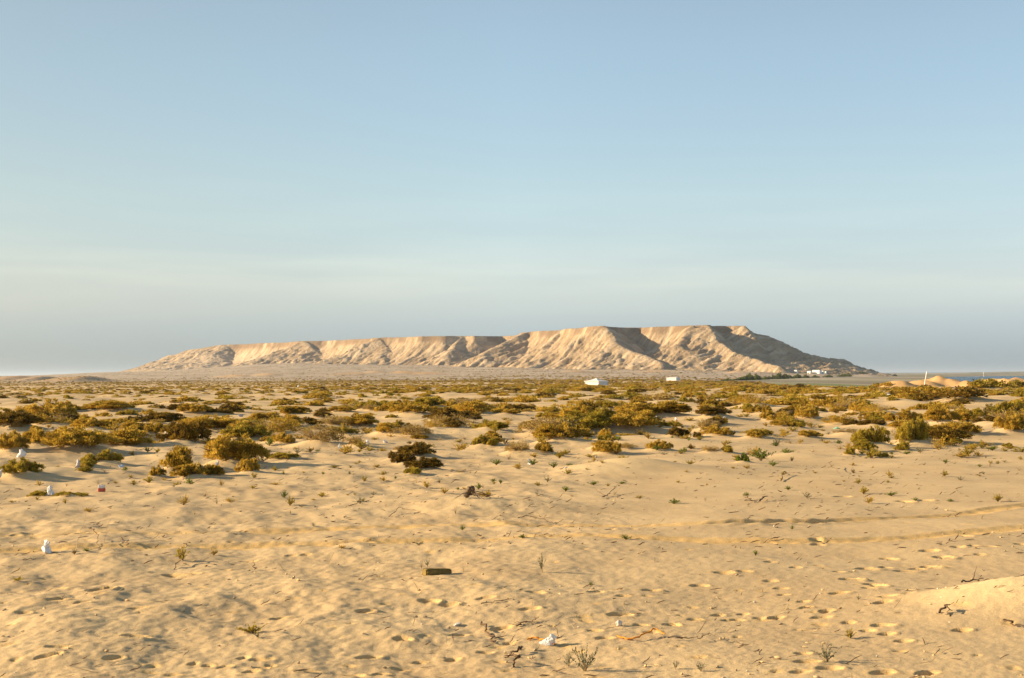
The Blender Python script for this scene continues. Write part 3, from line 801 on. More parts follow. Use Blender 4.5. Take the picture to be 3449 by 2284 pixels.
def foliage_mesh(name, seed, nclump, per, csize, leaf, lobes, flat_base=True, tint_spread=0.22):
    """unit shrub: 1 wide, 1 high (scaled later by width and height); built in real metres for width w0 height h0"""
    r = np.random.default_rng(seed)
    w0, h0 = 1.5, 0.55
    lob = []
    for k in range(lobes):
        a = r.uniform(0, 2 * np.pi); q = math.sqrt(r.uniform(0.0, 1.0)) if k else 0.15
        lr = w0 * r.uniform(0.17, 0.27)
        lob.append((q * math.cos(a) * w0 * 0.36, q * math.sin(a) * w0 * 0.30, lr, h0 * r.uniform(0.62, 1.0) * (1.05 - 0.45 * q)))
    wts = np.array([l[2] ** 2 for l in lob]); wts /= wts.sum()
    V = []; Tn = []
    for c in range(nclump):
        lx, ly, lr, lh = lob[r.choice(len(lob), p=wts)]
        a = r.uniform(0, 2 * np.pi); cz = r.uniform(0, 1)
        rad = math.sqrt(max(0, 1 - cz * cz)) * (r.uniform(0.82, 1.04))
        sh = r.uniform(0.72, 1.0) if r.uniform() < 0.75 else r.uniform(0.35, 0.75)
        cx = lx + lr * rad * sh * math.cos(a); cy = ly + lr * rad * sh * math.sin(a); cc = lh * cz * sh
        out = np.array([math.cos(a) * rad * 0.8, math.sin(a) * rad * 0.8, 0.55 + 0.6 * cz]); out /= np.linalg.norm(out)
        n = per
        d = r.normal(size=(n, 3)) * 0.55 + out + np.array([0, 0, 0.35]); d /= np.linalg.norm(d, axis=1, keepdims=True)
        rr = csize * r.uniform(0.25, 1.0, n)
        base = np.array([cx, cy, cc]) + d * rr[:, None] * 0.9 - out * csize * 0.6 + r.normal(size=(n, 3)) * csize * 0.12
        ln = leaf * r.uniform(0.6, 1.3, n); wd = ln * r.uniform(0.28, 0.46, n)
        base[:, 2] = np.maximum(base[:, 2], -0.02)
        V.append(sprig_quads(base, d, ln, wd, r))
        t0 = 0.5 + r.normal() * tint_spread
        t = np.clip(t0 + r.normal(size=n) * 0.12, 0, 1)
        Tn.append(np.repeat(t, 4))
    V = np.concatenate(V); Tn = np.concatenate(Tn)
    F = np.arange(len(V)).reshape(-1, 4)
    me = mesh_np(name, V, F, smooth=False)
    add_attr(me, "tint", Tn)
    ext = V.max(0) - V.min(0)
    return me, (np.percentile(V[:, 0], 99) - np.percentile(V[:, 0], 1)), np.percentile(V[:, 2], 99)

def tube(paths, sides=4):
    """paths: list of (pts (k,3), radii (k,)) -> verts, quads"""
    VV, FF = [], []; off = 0
    for P, rad in paths:
        P = np.asarray(P, float); k = len(P)
        d = np.gradient(P, axis=0); d /= np.linalg.norm(d, axis=1, keepdims=True) + 1e-9
        ref = np.where(np.abs(d[:, 2:3]) > 0.9, np.array([[1.0, 0, 0]]), np.array([[0, 0, 1.0]]))
        s = np.cross(d, ref); s /= np.linalg.norm(s, axis=1, keepdims=True) + 1e-9
        t = np.cross(d, s)
        an = np.arange(sides) * 2 * np.pi / sides
        ring = P[:, None] + (s[:, None] * np.cos(an)[None, :, None] + t[:, None] * np.sin(an)[None, :, None]) * np.asarray(rad)[:, None, None]
        VV.append(ring.reshape(-1, 3)); FF.append(grid_faces(k, sides, wrap=True) + off); off += k * sides
    return np.concatenate(VV), np.concatenate(FF)

def stem_mesh(name, seed, n, reach, height, rad=0.008):
    r = np.random.default_rng(seed); paths = []
    for k in range(n):
        a = r.uniform(0, 2 * np.pi); q = r.uniform(0.2, 1.0) * reach; h = height * r.uniform(0.4, 0.95)
        u = np.linspace(0, 1, 6)
        P = np.stack([q * u * math.cos(a), q * u * math.sin(a), h * u ** 0.8], -1) + np.cumsum(r.normal(size=(6, 3)) * 0.012 * reach, 0)
        P[0] = (r.normal() * 0.04, r.normal() * 0.04, -0.05)
        paths.append((P, rad * (1.1 - 0.8 * u)))
    v, f = tube(paths)
    return mesh_np(name, v, f)

PROTO = {}
for i in range(7):
    PROTO[i] = (*foliage_mesh("foliage", 100 + i, 170 + 20 * (i % 3), 62, 0.10, 0.058, 6 + i % 4), stem_mesh("stem", 200 + i, 26, 0.55, 0.42))
for i in (7, 8, 9):     # open, twiggy, half-dead bushes
    PROTO[i] = (*foliage_mesh("foliage", 100 + i, 120, 26, 0.12, 0.045, 6), stem_mesh("stem", 200 + i, 95, 0.58, 0.46, .006))
LODP = {}
for i in range(5):
    LODP[i] = foliage_mesh("foliage", 300 + i, 90, 22, 0.12, 0.10, 6 + i % 3)
for i in PROTO: PROTO[i][0].materials.append(None)
def kind_mesh(cache, src, key, mat):
    if key not in cache:
        me = src.copy(); me.materials.clear(); me.materials.append(mat); cache[key] = me
    return cache[key]
KM = {}
shr = np.random.default_rng(77)
groups = {'gold': ("golden brown shrub out on the plain among many like it", "golden brown shrubs on the plain"),
          'olive': ("olive green shrub out on the plain among many like it", "olive shrubs on the plain"),
          'dark': ("dark shrub out on the plain among paler shrubs", "dark shrubs on the plain"),
          'greyish': ("dry greyish brown shrub out on the plain among golden shrubs", "dry shrubs on the plain"),
          'green': ("bright green shrub out on the plain", "green shrubs on the plain")}
for q in placed:
    near_ = q['d'] < 75
    twiggy = near_ and (q['kind'] == 'greyish' or (q['kind'] == 'gold' and shr.uniform() < 0.18 and not q['label']))
    i = int(shr.integers(7, 10)) if twiggy else int(shr.integers(7 if near_ else 5))
    src = PROTO[i] if near_ else LODP[i]
    fm = kind_mesh(KM, src[0], (near_, i, q['kind']), M[q['kind']])
    z = gzf(q['x'], q['y'])
    fo = obj("desert_shrub" if not near_ else "foliage", fm)
    sx = q['W'] / src[1]; sz = q['H'] / src[2]
    rz = float(shr.uniform(0, 6.28))
    if near_:
        root = empty("desert_shrub", (q['x'], q['y'], z - 0.03))
        fo.parent = root
        so_ = obj("stem", kind_mesh(KM, src[3], ("s", i), M["drystem"] if twiggy else M["stem"]), parent=root)
        so_.scale = (sx, sx, sz)
        so_.rotation_euler = (0, 0, rz)
        fo.rotation_euler = (0, 0, rz)
    else:
        root = fo
        fo.location = (q['x'], q['y'], z - 0.04); fo.rotation_euler = (0, 0, rz)
    fo.scale = (sx, sx, sz)
    lab, grp = groups[q['kind']]
    if q['label']: lab, grp = q['label'], "shrubs of the plain"
    tag(root, lab, "shrub", grp)

# --- the rest of the scrub: too many to count, one object with instances
sc_r = np.random.default_rng(31)
pts = []
def scatter(dmin, dmax, lam, amax=0.42, wmean=-0.05, cond=None, patchy=0.9, ps=14.0):
    n = int(amax * (dmax ** 2 - dmin ** 2) * lam)
    d = np.sqrt(sc_r.uniform(dmin ** 2, dmax ** 2, n)); th = sc_r.uniform(-amax, amax, n)
    x, y = d * np.sin(th), d * np.cos(th)
    k = sc_r.uniform(0, 1, n) < np.clip((0.55 + patchy * fbm(x / ps, y / ps, 2, 51)) * (1.35 - 0.5 * sstep(-0.2, 0.1, th)), 0.12, 1)
    z = macro(x, y)
    k &= (z > -2.6)
    if cond is not None: k &= cond(x, y, d, th)
    x, y, d = x[k], y[k], d[k]
    W = np.clip(sc_r.lognormal(wmean, 0.42, len(x)), 0.35, 2.0) * (0.60 + 0.40 * sstep(-0.22, 0.12, th[k]))
    pts.append(np.stack([x, y, gz(x, y) - 0.04, W, W * sc_r.uniform(0.20, 0.34, len(x))], -1))
nodune = lambda x, y, d, th: ~((d > 205) & (th > 0.262)) & ~((d > 330) & (d < 410) & (np.abs(th - 0.0597) < 0.010)) & ~((d > 600) & (d < 710) & (np.abs(th - 0.1138) < 0.007))
scatter(last_d - 10, 420, 0.25, cond=nodune)
scatter(420, 820, 0.17, cond=nodune, ps=60.0)
scatter(820, 1000, 0.07, wmean=-0.1, cond=nodune, ps=60.0)
scatter(1000, 2000, 0.022, wmean=-0.15, cond=lambda x, y, d, th: th < 0.24, ps=80.0)
PTS = np.concatenate(pts)
pm = bpy.data.meshes.new("distant_scrub")
pm.vertices.add(len(PTS)); pm.vertices.foreach_set("co", np.ascontiguousarray(PTS[:, :3], np.float32).ravel())
for nm, vals in (("wide", PTS[:, 3]), ("tall", PTS[:, 4]), ("spin", sc_r.uniform(0, 6.28, len(PTS)))):
    a = pm.attributes.new(nm, 'FLOAT', 'POINT'); a.data.foreach_set("value", np.ascontiguousarray(vals, np.float32))
kinds = ['gold', 'gold', 'olive', 'dark', 'gold', 'greyish', 'olive', 'gold']
a = pm.attributes.new("pick", 'INT', 'POINT'); a.data.foreach_set("value", sc_r.integers(0, len(kinds), len(PTS)).astype(np.int32))
scrub_obj = obj("distant_scrub", pm)
tag(scrub_obj, kind='stuff', label="low golden brown scrub covering the far plain", cat="scrub")
ng = bpy.data.node_groups.new("scatter_scrub", 'GeometryNodeTree')
ng.interface.new_socket("Geometry", in_out='INPUT', socket_type='NodeSocketGeometry')
ng.interface.new_socket("Geometry", in_out='OUTPUT', socket_type='NodeSocketGeometry')
gi = ng.nodes.new("NodeGroupInput"); go = ng.nodes.new("NodeGroupOutput")
jn = ng.nodes.new("GeometryNodeJoinGeometry")
def named(nm, t='FLOAT'):
    n = ng.nodes.new("GeometryNodeInputNamedAttribute"); n.data_type = t; n.inputs["Name"].default_value = nm
    return n.outputs["Attribute"]
wide, tall, spin, pick = named("wide"), named("tall"), named("spin"), named("pick", 'INT')
for k, kd in enumerate(kinds):
    src = LODP[k % 5]
    po = bpy.data.objects.new("scrub_clump", kind_mesh(KM, src[0], ("f", k, kd), M[kd]))
    oi = ng.nodes.new("GeometryNodeObjectInfo"); oi.inputs["Object"].default_value = po
    cmp = ng.nodes.new("FunctionNodeCompare"); cmp.data_type = 'INT'; cmp.operation = 'EQUAL'
    ng.links.new(pick, cmp.inputs[2]); cmp.inputs[3].default_value = k
    dv = ng.nodes.new("ShaderNodeMath"); dv.operation = 'DIVIDE'; ng.links.new(wide, dv.inputs[0]); dv.inputs[1].default_value = float(src[1])
    dz = ng.nodes.new("ShaderNodeMath"); dz.operation = 'DIVIDE'; ng.links.new(tall, dz.inputs[0]); dz.inputs[1].default_value = float(src[2])
    cs = ng.nodes.new("ShaderNodeCombineXYZ"); ng.links.new(dv.outputs[0], cs.inputs[0]); ng.links.new(dv.outputs[0], cs.inputs[1]); ng.links.new(dz.outputs[0], cs.inputs[2])
    cr = ng.nodes.new("ShaderNodeCombineXYZ"); ng.links.new(spin, cr.inputs[2])
    ip = ng.nodes.new("GeometryNodeInstanceOnPoints")
    ng.links.new(gi.outputs[0], ip.inputs["Points"]); ng.links.new(cmp.outputs[0], ip.inputs["Selection"])
    ng.links.new(oi.outputs["Geometry"], ip.inputs["Instance"])
    ng.links.new(cs.outputs[0], ip.inputs["Scale"]); ng.links.new(cr.outputs[0], ip.inputs["Rotation"])
    ng.links.new(ip.outputs[0], jn.inputs[0])
ng.links.new(jn.outputs[0], go.inputs[0])
md = scrub_obj.modifiers.new("scatter", 'NODES'); md.node_group = ng

# --- small plants on the open sand
def small_plant(name, seed, stems, reach, height, leaves, leaf, leafw=0.4, rad=0.003, lean=0.0):
    """returns stem mesh and foliage mesh, sized about 2*reach wide and height tall"""
    r = np.random.default_rng(seed); paths = []; V = []; T = []
    for k in range(stems):
        a = r.uniform(0, 2 * np.pi); q = r.uniform(0.15, 1.0) * reach; h = height * r.uniform(0.45, 1.0) * (1.15 - 0.5 * q / reach)
        u = np.linspace(0, 1, 7)
        P = np.stack([q * u ** 1.1 * math.cos(a) + lean * u, q * u ** 1.1 * math.sin(a), h * u ** 0.85], -1) + np.cumsum(r.normal(size=(7, 3)) * 0.05 * height, 0) * u[:, None]
        P[0, 2] = -0.02; P[1:, 2] = np.maximum(P[1:, 2], 0.004)
        paths.append((P, rad * (1.1 - 0.85 * u)))
        if leaves:
            tt = r.uniform(0.25, 1.0, leaves)
            bp = np.stack([np.interp(tt, u, P[:, c]) for c in range(3)], -1)
            d = r.normal(size=(leaves, 3)) * 0.7 + np.array([math.cos(a) * 0.5, math.sin(a) * 0.5, 0.9]); d /= np.linalg.norm(d, axis=1, keepdims=True)
            ln = leaf * r.uniform(0.6, 1.3, leaves)
            V.append(sprig_quads(bp, d, ln, ln * leafw, r)); T.append(np.repeat(np.clip(0.5 + r.normal(size=leaves) * 0.22, 0, 1), 4))
    v, f = tube(paths, 3)
    sm = mesh_np("stem", v, f)
    fm = None
    if leaves:
        V = np.concatenate(V); fm = mesh_np("leaves", V, np.arange(len(V)).reshape(-1, 4), False); add_attr(fm, "tint", np.concatenate(T))
    return sm, fm
SP = {}
for i in range(3):
    SP[('green', i)] = small_plant("g", 400 + i, 22, 0.15, 0.20, 26, 0.030)
    SP[('sage', i)] = small_plant("s", 420 + i, 18, 0.15, 0.17, 30, 0.016, 0.5)
    SP[('olive', i)] = small_plant("o", 440 + i, 20, 0.18, 0.12, 34, 0.022)
    SP[('gold', i)] = small_plant("b", 445 + i, 20, 0.17, 0.11, 30, 0.020)
    SP[('dry', i)] = small_plant("d", 460 + i, 16, 0.16, 0.15, 0, 0)
    SP[('dark', i)] = small_plant("k", 480 + i, 18, 0.15, 0.12, 34, 0.022)
spr = np.random.default_rng(91)
PL = {}
def place_plant(px, py, w, h, kind, label, group):
    x, y, d = px_ground(px, py)
    z = gzf(x, y); i = int(spr.integers(3))
    sm, fm = SP[(kind, i)]
    W = w / FPX * d; Hh = h / FPX * d
    base_r, base_h = {'green': (.30, .20), 'sage': (.30, .17), 'olive': (.36, .12), 'gold': (.34, .11), 'dry': (.32, .15), 'dark': (.30, .12)}[kind]
    name = {'green': 'leafy_plant', 'sage': 'sage_plant', 'olive': 'low_plant', 'gold': 'low_plant', 'dry': 'dry_tuft', 'dark': 'dark_plant'}[kind]
    root = empty(name, (x, y, z), float(spr.uniform(0, 6.28)))
    s = (W / base_r, W / base_r, Hh / base_h)
    st = obj("stem", kind_mesh(PL, sm, (kind, i, 's'), M['drystem'] if kind in ('dry', 'sage') else M['stem']), parent=root); st.scale = s
    if fm is not None:
        lf = obj("leaves", kind_mesh(PL, fm, (kind, i, 'l'), M[kind]), parent=root); lf.scale = s
    tag(root, label, "plant", group)
    return root
PLANTS = [
 (2562,1550,76,44,'green',"bright green leafy bush, the largest green plant on the right"),
 (2617,1510,52,36,'sage',"pale sage bush above the bright green leafy bush"),
 (2650,1529,54,22,'green',"low green plant right of the bright green leafy bush"),
 (2668,1549,18,16,'dark',"tiny dark plant right of the bright green leafy bush"),
 (2603,1575,38,20,'green',"small green plant below the bright green leafy bush"),
 (2873,1590,20,16,'dark',"small dark green tuft alone below the right sand bank"),
 (3308,1512,24,18,'olive',None),(3343,1518,38,18,'green',None),(3335,1562,24,11,'olive',None),(3362,1562,20,11,'olive',None),(3438,1552,22,11,'olive',None),(3305,1487,22,20,'green',None),
 (838,1535,72,50,'green',"bright green bushy plant behind the big hummock"),
 (885,1572,54,20,'sage',"sage green plant right of the big hummock"),
 (907,1491,40,28,'green',"green plant behind the low sprawling olive one"),
 (1000,1539,38,26,'sage',"pale sage plant beside the low sprawling olive one"),
 (1425,1503,62,22,'green',"spreading green plant behind the dark group with the long shadow"),
 (957,1668,28,26,'green',"little bright green plant on open sand right of the red carton"),
 (1226,1622,34,20,'olive',None),(1128,1651,16,18,'dry',None),(1086,1664,30,12,'olive',None),(1195,1669,14,10,'olive',None),(1290,1600,36,14,'olive',None),
 (1332,1613,14,12,'green',None),(1270,1576,34,13,'olive',None),(1088,1604,18,12,'green',None),(955,1601,14,14,'green',None),(1178,1604,14,10,'green',None),
 (1612,1650,30,24,'green',"green sprig at the left above the gnarled stump"),(1664,1632,20,12,'olive',None),(1686,1627,20,16,'green',None),(1565,1653,26,9,'gold',None),
 (1672,1563,44,22,'green',"green plant left of the white bag with green plant"),(1865,1580,32,24,'green',"green plant on open sand in front of the golden dome shrub"),
 (1795,1563,44,22,'green',"green plant growing under a white bag"),(1745,1583,46,20,'gold',None),(2000,1580,22,22,'gold',"brown upright sprig with a thin shadow in the middle of the sand"),
 (2097,1575,50,20,'olive',None),(1985,1552,30,12,'olive',None),(1918,1562,24,12,'dry',None),(2185,1547,24,16,'gold',None),(2210,1523,36,18,'green',None),
 (2083,1502,28,20,'green',None),(2018,1494,42,16,'olive',None),(1990,1485,20,14,'green',None),(2075,1530,38,26,'gold',None),(2305,1525,34,20,'green',None),(2320,1505,16,12,'green',None),
 (2325,1573,46,16,'olive',None),(1905,1655,36,20,'green',None),(1808,1672,18,22,'sage',None),(2080,1677,34,20,'dry',"spiky dry stump tuft in the middle of the sand"),(2270,1700,56,16,'green',"low green plant at the edge of the tyre rut area"),
 (1557,1788,24,18,'green',"small green rosette between the tyre ruts"),(1760,1827,34,16,'green',"small green plant in the lower tyre rut"),(2108,1829,36,18,'green',"small green plant at the middle of the lower rut"),
 (1990,1975,24,13,'green',"tiny green rosette left of the footprints on the right"),
 (2545,1873,22,22,'green',"small upright grass tuft on open sand below the ruts"),(2668,1788,18,14,'green',None),
 (2785,2240,110,62,'sage',"sage green bush near the bottom right corner"),(2865,2150,54,30,'olive',"yellow-green sprig above the sage green bush"),
 (1970,2255,110,92,'sage',"pale grey-green bush at the bottom centre below the white bag"),(1915,2235,50,52,'sage',"grey sprig left of the pale bush at the bottom centre"),
 (2360,2262,54,30,'sage',"thin pale plant low at the bottom, second from the centre"),(2275,2252,38,30,'sage',"wispy pale plant at the bottom between two bushes"),
 (850,2130,110,34,'olive',"low straggly plant in the lower left sand with a trailing shadow"),(870,2152,50,20,'sage',"small grey plant just below the straggly one"),
 (615,1880,70,44,'olive',"leggy green twig plant in the lower left sand"),(250,1875,22,16,'dark',None),(292,1872,30,12,'green',None),
 (1420,1912,40,50,'dry',"straw tuft behind the left end of the brick"),(1440,1908,24,36,'sage',"pale dry stalks behind the brick"),
 (1826,1940,42,62,'sage',"pale upright stalk plant right of the brick"),(1560,1935,18,42,'dry',None),
 (60,1960,56,14,'olive',None),(300,1728,48,16,'gold',None),(655,1735,36,24,'dry',"dry brown tuft in the left sand"),(220,1702,24,18,'olive',None),(1015,1700,40,12,'sage',None),(1055,1768,28,14,'sage',None),
 (690,1668,80,20,'dry',"sprawling dry twigs below the big hummock"),(730,1685,30,40,'dry',"thin pale stalk below the big hummock"),(745,1632,24,18,'gold',None),(930,1634,52,10,'gold',None),
 (1300,1712,22,28,'dry',None),(1535,1740,30,48,'dry',"dry upright stalks left of the gnarled stump"),(1640,1700,66,22,'gold',"brown plant remains right of the gnarled stump"),
 (1410,1842,60,16,'sage',None),(1170,1828,74,18,'dry',None),(720,1860,32,26,'gold',None),(1150,1850,36,14,'gold',None),
 (2505,1790,14,14,'dry',None),(2890,2035,22,22,'sage',None),(2750,1640,16,12,'dry',None),(2990,1628,22,8,'olive',None),(3180,1605,18,18,'dry',None),
 (420,1602,34,11,'green',None),(440,1612,24,10,'olive',None),(225,1640,26,20,'dry',None),(330,1632,44,18,'dry',None),(450,1634,30,12,'olive',None),(390,1630,24,10,'gold',None),
 (497,1537,28,20,'green',None),(445,1542,30,14,'gold',None),(530,1538,30,16,'olive',None),(378,1456,24,10,'olive',None),(800,1498,24,12,'green',None),
]
glab = {'green': "small green sprig on the open sand", 'sage': "small pale sage sprig on the open sand", 'olive': "low olive plant flat on the open sand",
        'gold': "low brown plant flat on the open sand", 'dry': "small dry twig tuft on the open sand", 'dark': "small dark tuft on the open sand"}
for (px, py, w, h, kind, lab) in PLANTS:
    place_plant(px, py, w, h, kind, lab or glab[kind], "plants on the open sand" if lab else "small %s plants on the open sand" % kind)
nlow = 0
while nlow < 190:       # low mats and tussocks among the shrubs
    px = spr.uniform(0, 3449); py = 1395 + 150 * spr.uniform(0, 1)
    x, y, d = px_ground(px, py)
    if any((x - q['x']) ** 2 + (y - q['y']) ** 2 < (0.5 * q['W'] + 0.1) ** 2 for q in placed): continue
    kind = str(spr.choice(['olive', 'gold', 'gold', 'dry', 'dark', 'gold', 'olive', 'dry']))
    W = spr.uniform(0.22, 0.60)
    place_plant(px, py, W * FPX / d, W * spr.uniform(0.22, 0.5) * FPX / d, kind, {'olive': "low olive tussock between the shrubs", 'gold': "low golden brown tussock between the shrubs", 'dry': "dry straw tussock between the shrubs", 'dark': "dark low tussock between the shrubs"}[kind], "%s tussocks between the shrubs" % kind)
    nlow += 1
nrand = 0
while nrand < 230:
    px = spr.uniform(0, 3449); py = spr.uniform(1, 100) ** 1.0
    py = 1455 + 240 * spr.uniform(0, 1) ** 1.5
    x, y, d = px_ground(px, py)
    if any((x - q['x']) ** 2 + (y - q['y']) ** 2 < (0.5 * q['W'] + 0.1) ** 2 for q in placed): continue
    kind = str(spr.choice(['olive', 'gold', 'dry', 'green', 'dry', 'gold', 'olive', 'sage']))
    W = spr.uniform(0.06, 0.22) * (1.5 if py < 1540 else 1.0)
    place_plant(px, py, W * FPX / d, W * spr.uniform(0.22, 0.6) * FPX / d, kind, glab[kind], "small %s plants on the open sand" % kind)
    nrand += 1

# ------------------------------------------------------------------ fallen twigs, stump, brick, straps, litter
def mat_copy(me, mat):
    me.materials.clear(); me.materials.append(mat); return me
def stick(name, pxs, rad, mat, label, cat, lift=0.0, group=None, taper=0.6, wob=0.012, seed=0, branches=0):
    """a stick along pixel points on the sand: (px, py, height above sand)"""
    r = np.random.default_rng(seed + 900)
    P = []
    for (px, py, hh) in pxs:
        x, y, d = px_ground(px, py)
        P.append((x, y, gzf(x, y) + hh))
    P = np.array(P); o = P[0].copy()
    t = np.linspace(0, len(P) - 1, max(8, 4 * len(P)))
    Q = np.stack([np.interp(t, np.arange(len(P)), P[:, c]) for c in range(3)], -1)
    Q[1:-1] += r.normal(size=Q[1:-1].shape) * wob * np.array([1, 1, 0.4])
    rad = rad * 0.62
    paths = [(Q - o, rad * (1 - taper * np.linspace(0, 1, len(Q))))]
    for b in range(branches):
        k = r.integers(2, len(Q) - 1); L = np.linalg.norm(P[-1] - P[0]) * r.uniform(0.2, 0.45)
        dr = Q[k] - Q[k - 1]; dr = dr / np.linalg.norm(dr) + r.normal(size=3) * 0.6; dr[2] = abs(dr[2]) * 0.6; dr /= np.linalg.norm(dr)
        u = np.linspace(0, 1, 5)[:, None]
        paths.append((Q[k] - o + dr * u * L + r.normal(size=(5, 3)) * 0.01 * u, rad * 0.55 * (1 - 0.7 * u[:, 0])))
    v, f = tube(paths, 6)
    ob = obj(name, mat_copy(mesh_np(name, v, f), mat), loc=o)
    return tag(ob, label, cat, group)
G_T = "fallen twigs on the sand"
stick("twig", [(1622,2100,.02),(1640,2118,.015),(1655,2140,.01),(1671,2157,.01)], .012, M['deadwood'], "thick dark stick slanting down to the right, left of the white bag", "twig", group=G_T, seed=1)
stick("twig", [(1745,1757,.05),(1775,1752,.06),(1830,1758,.04),(1870,1764,.03),(1898,1757,.04)], .008, M['deadwood'], "long thin bowed branch lying between the ruts and the stump", "twig", group=G_T, seed=2, branches=2)
stick("twig", [(1757,2180,.03),(1742,2190,.03),(1722,2196,.01),(1700,2203,.005)], .014, M['deadwood'], "short upturned stick below the white bag", "twig", group=G_T, seed=3, branches=1)
stick("twig", [(1747,2217,.03),(1740,2222,.05),(1730,2233,.02),(1722,2240,0)], .014, M['deadwood'], "bent little stick at the bottom centre", "twig", group=G_T, seed=4)
stick("twig", [(1622,2050,.01),(1660,2046,.012),(1700,2040,.012),(1725,2038,.01)], .006, M['deadwood'], "straight thin twig above the thick dark stick", "twig", group=G_T, seed=5)
stick("twig", [(1740,2110,.01),(1770,2104,.012),(1795,2097,.014),(1815,2093,.03)], .007, M['deadwood'], "dark twig with a forked end above the white bag", "twig", group=G_T, seed=6, branches=2)
stick("twig", [(298,1818,.10),(315,1828,.11),(330,1838,.08),(330,1862,0)], .009, M['deadwood'], "angled dead stalk standing in the left sand", "twig", group=G_T, seed=7)
stick("twig", [(402,1836,.06),(415,1842,.05),(435,1853,.02)], .010, M['deadwood'], "short dark stick leaning in the left sand", "twig", group=G_T, seed=8)
stick("twig", [(260,1858,.0),(270,1838,.10),(290,1802,.22)], .005, M['drystem'], "thin pale stalk leaning right in the left sand", "twig", group=G_T, seed=9)
stick("twig", [(352,1840,.0),(360,1815,.10),(374,1790,.20)], .004, M['drystem'], "thin pale stalk right of the angled dead stalk", "twig", group=G_T, seed=10)
stick("twig", [(586,1906,.0),(605,1888,.08),(630,1872,.12)], .007, M['deadwood'], "dark stalk of the leggy twig plant", "twig", group=G_T, seed=11)
stick("twig", [(855,1900,.0),(854,1890,.06)], .008, M['deadwood'], "short stub standing upright in the left sand", "twig", group=G_T, seed=12)
stick("twig", [(80,1893,.01),(105,1890,.012),(132,1886,.01)], .006, M['deadwood'], "flat dark twig below the left white bag", "twig", group=G_T, seed=13)
stick("twig", [(1310,1737,.01),(1345,1724,.06),(1390,1729,.05),(1430,1738,.02)], .007, M['deadwood'], "thin arching branch left of the gnarled stump", "twig", group=G_T, seed=14, branches=2)
stick("twig", [(2560,1700,.02),(2572,1695,.05),(2585,1692,.05)], .018, M['deadwood'], "stubby dark stick above the upper rut", "twig", group=G_T, seed=15)
stick("twig", [(2513,1690,.05),(2530,1698,.02),(2548,1702,.01)], .010, M['deadwood'], "crooked stick left of the stubby dark one", "twig", group=G_T, seed=16, branches=2)
stick("twig", [(2630,1626,.02),(2642,1602,.06),(2652,1606,.04),(2660,1606,.02)], .012, M['deadwood'], "hooked dark twig in the right sand below the green bushes", "twig", group=G_T, seed=17, branches=1)
stick("twig", [(2790,1570,.10),(2805,1585,.08),(2830,1600,.02)], .008, M['deadwood'], "thin branch lying on the slope left of the small dark tuft", "twig", group=G_T, seed=18)
stick("twig", [(2030,1676,.01),(2055,1668,.04),(2075,1656,.09)], .012, M['deadwood'], "broken brown stick in the spiky dry tuft", "twig", group=G_T, seed=19, branches=2)
stick("twig", [(3240,1975,.03),(3275,1965,.03),(3310,1958,.03)], .012, M['deadwood'], "dark twig along the crest of the pale sand heap", "twig", group=G_T, seed=20, branches=2)
stick("twig", [(3350,1963,.03),(3400,1980,.03),(3449,2000,.03)], .014, M['deadwood'], "dark branch running down the right side of the pale heap", "twig", group=G_T, seed=21, branches=2)
stick("twig", [(3165,2100,.02),(3185,2093,.05),(3200,2105,.0)], .014, M['deadwood'], "forked stick at the foot of the pale heap", "twig", group=G_T, seed=22, branches=2)
stick("twig", [(3390,2126,.03),(3410,2130,.02),(3449,2140,.015)], .012, M['deadwood'], "stick at the right edge below the pale heap", "twig", group=G_T, seed=23)
stick("twig", [(2250,2158,.02),(2300,2160,.02),(2360,2162,.02),(2390,2150,.04)], .006, M['deadwood'], "long dark twig under the orange strap", "twig", group=G_T, seed=24, branches=3)
stick("twig", [(2700,2128,.02),(2750,2135,.03),(2785,2140,.05)], .006, M['drystem'], "pale forked twig above the yellow-green sprig", "twig", group=G_T, seed=25, branches=3)
stick("twig", [(1875,2145,.0),(1882,2128,.06),(1888,2117,.10)], .004, M['deadwood'], "fine upright twig beside the white bag", "twig", group=G_T, seed=26)
stick("twig", [(2095,2117,.0),(2103,2085,.12),(2110,2050,.25)], .003, M['drystem'], "tall thin stalk beside the crumpled paper wad", "twig", group=G_T, seed=27)
stick("twig", [(2235,2150,.0),(2245,2120,.10),(2255,2098,.2)], .003, M['drystem'], "thin stalk standing behind the orange strap", "twig", group=G_T, seed=28)
stick("twig", [(1800,2102,.0),(1799,2075,.10),(1801,2050,.18)], .003, M['drystem'], "thin stalk above the forked dark twig", "twig", group=G_T, seed=29)
stick("twig", [(1935,2115,.0),(1938,2095,.08),(1948,2075,.14)], .003, M['drystem'], "fine leaning stalk left of the paper wad", "twig", group=G_T, seed=30)
stick("orange_strap", [(2080,2150,.012),(2115,2158,.012),(2145,2158,.02),(2180,2145,.03),(2205,2140,.05),(2240,2150,.03)], .010, M['orange'], "orange strap snaking over the sand right of the white bag", "strap", group=None, seed=31, taper=0.2, wob=.006)
stick("orange_root", [(1775,2147,.008),(1800,2145,.012),(1825,2150,.012),(1868,2166,.015)], .010, M['orange'], "orange root under the left of the white bag", "root", seed=32, taper=0.1, wob=.006)

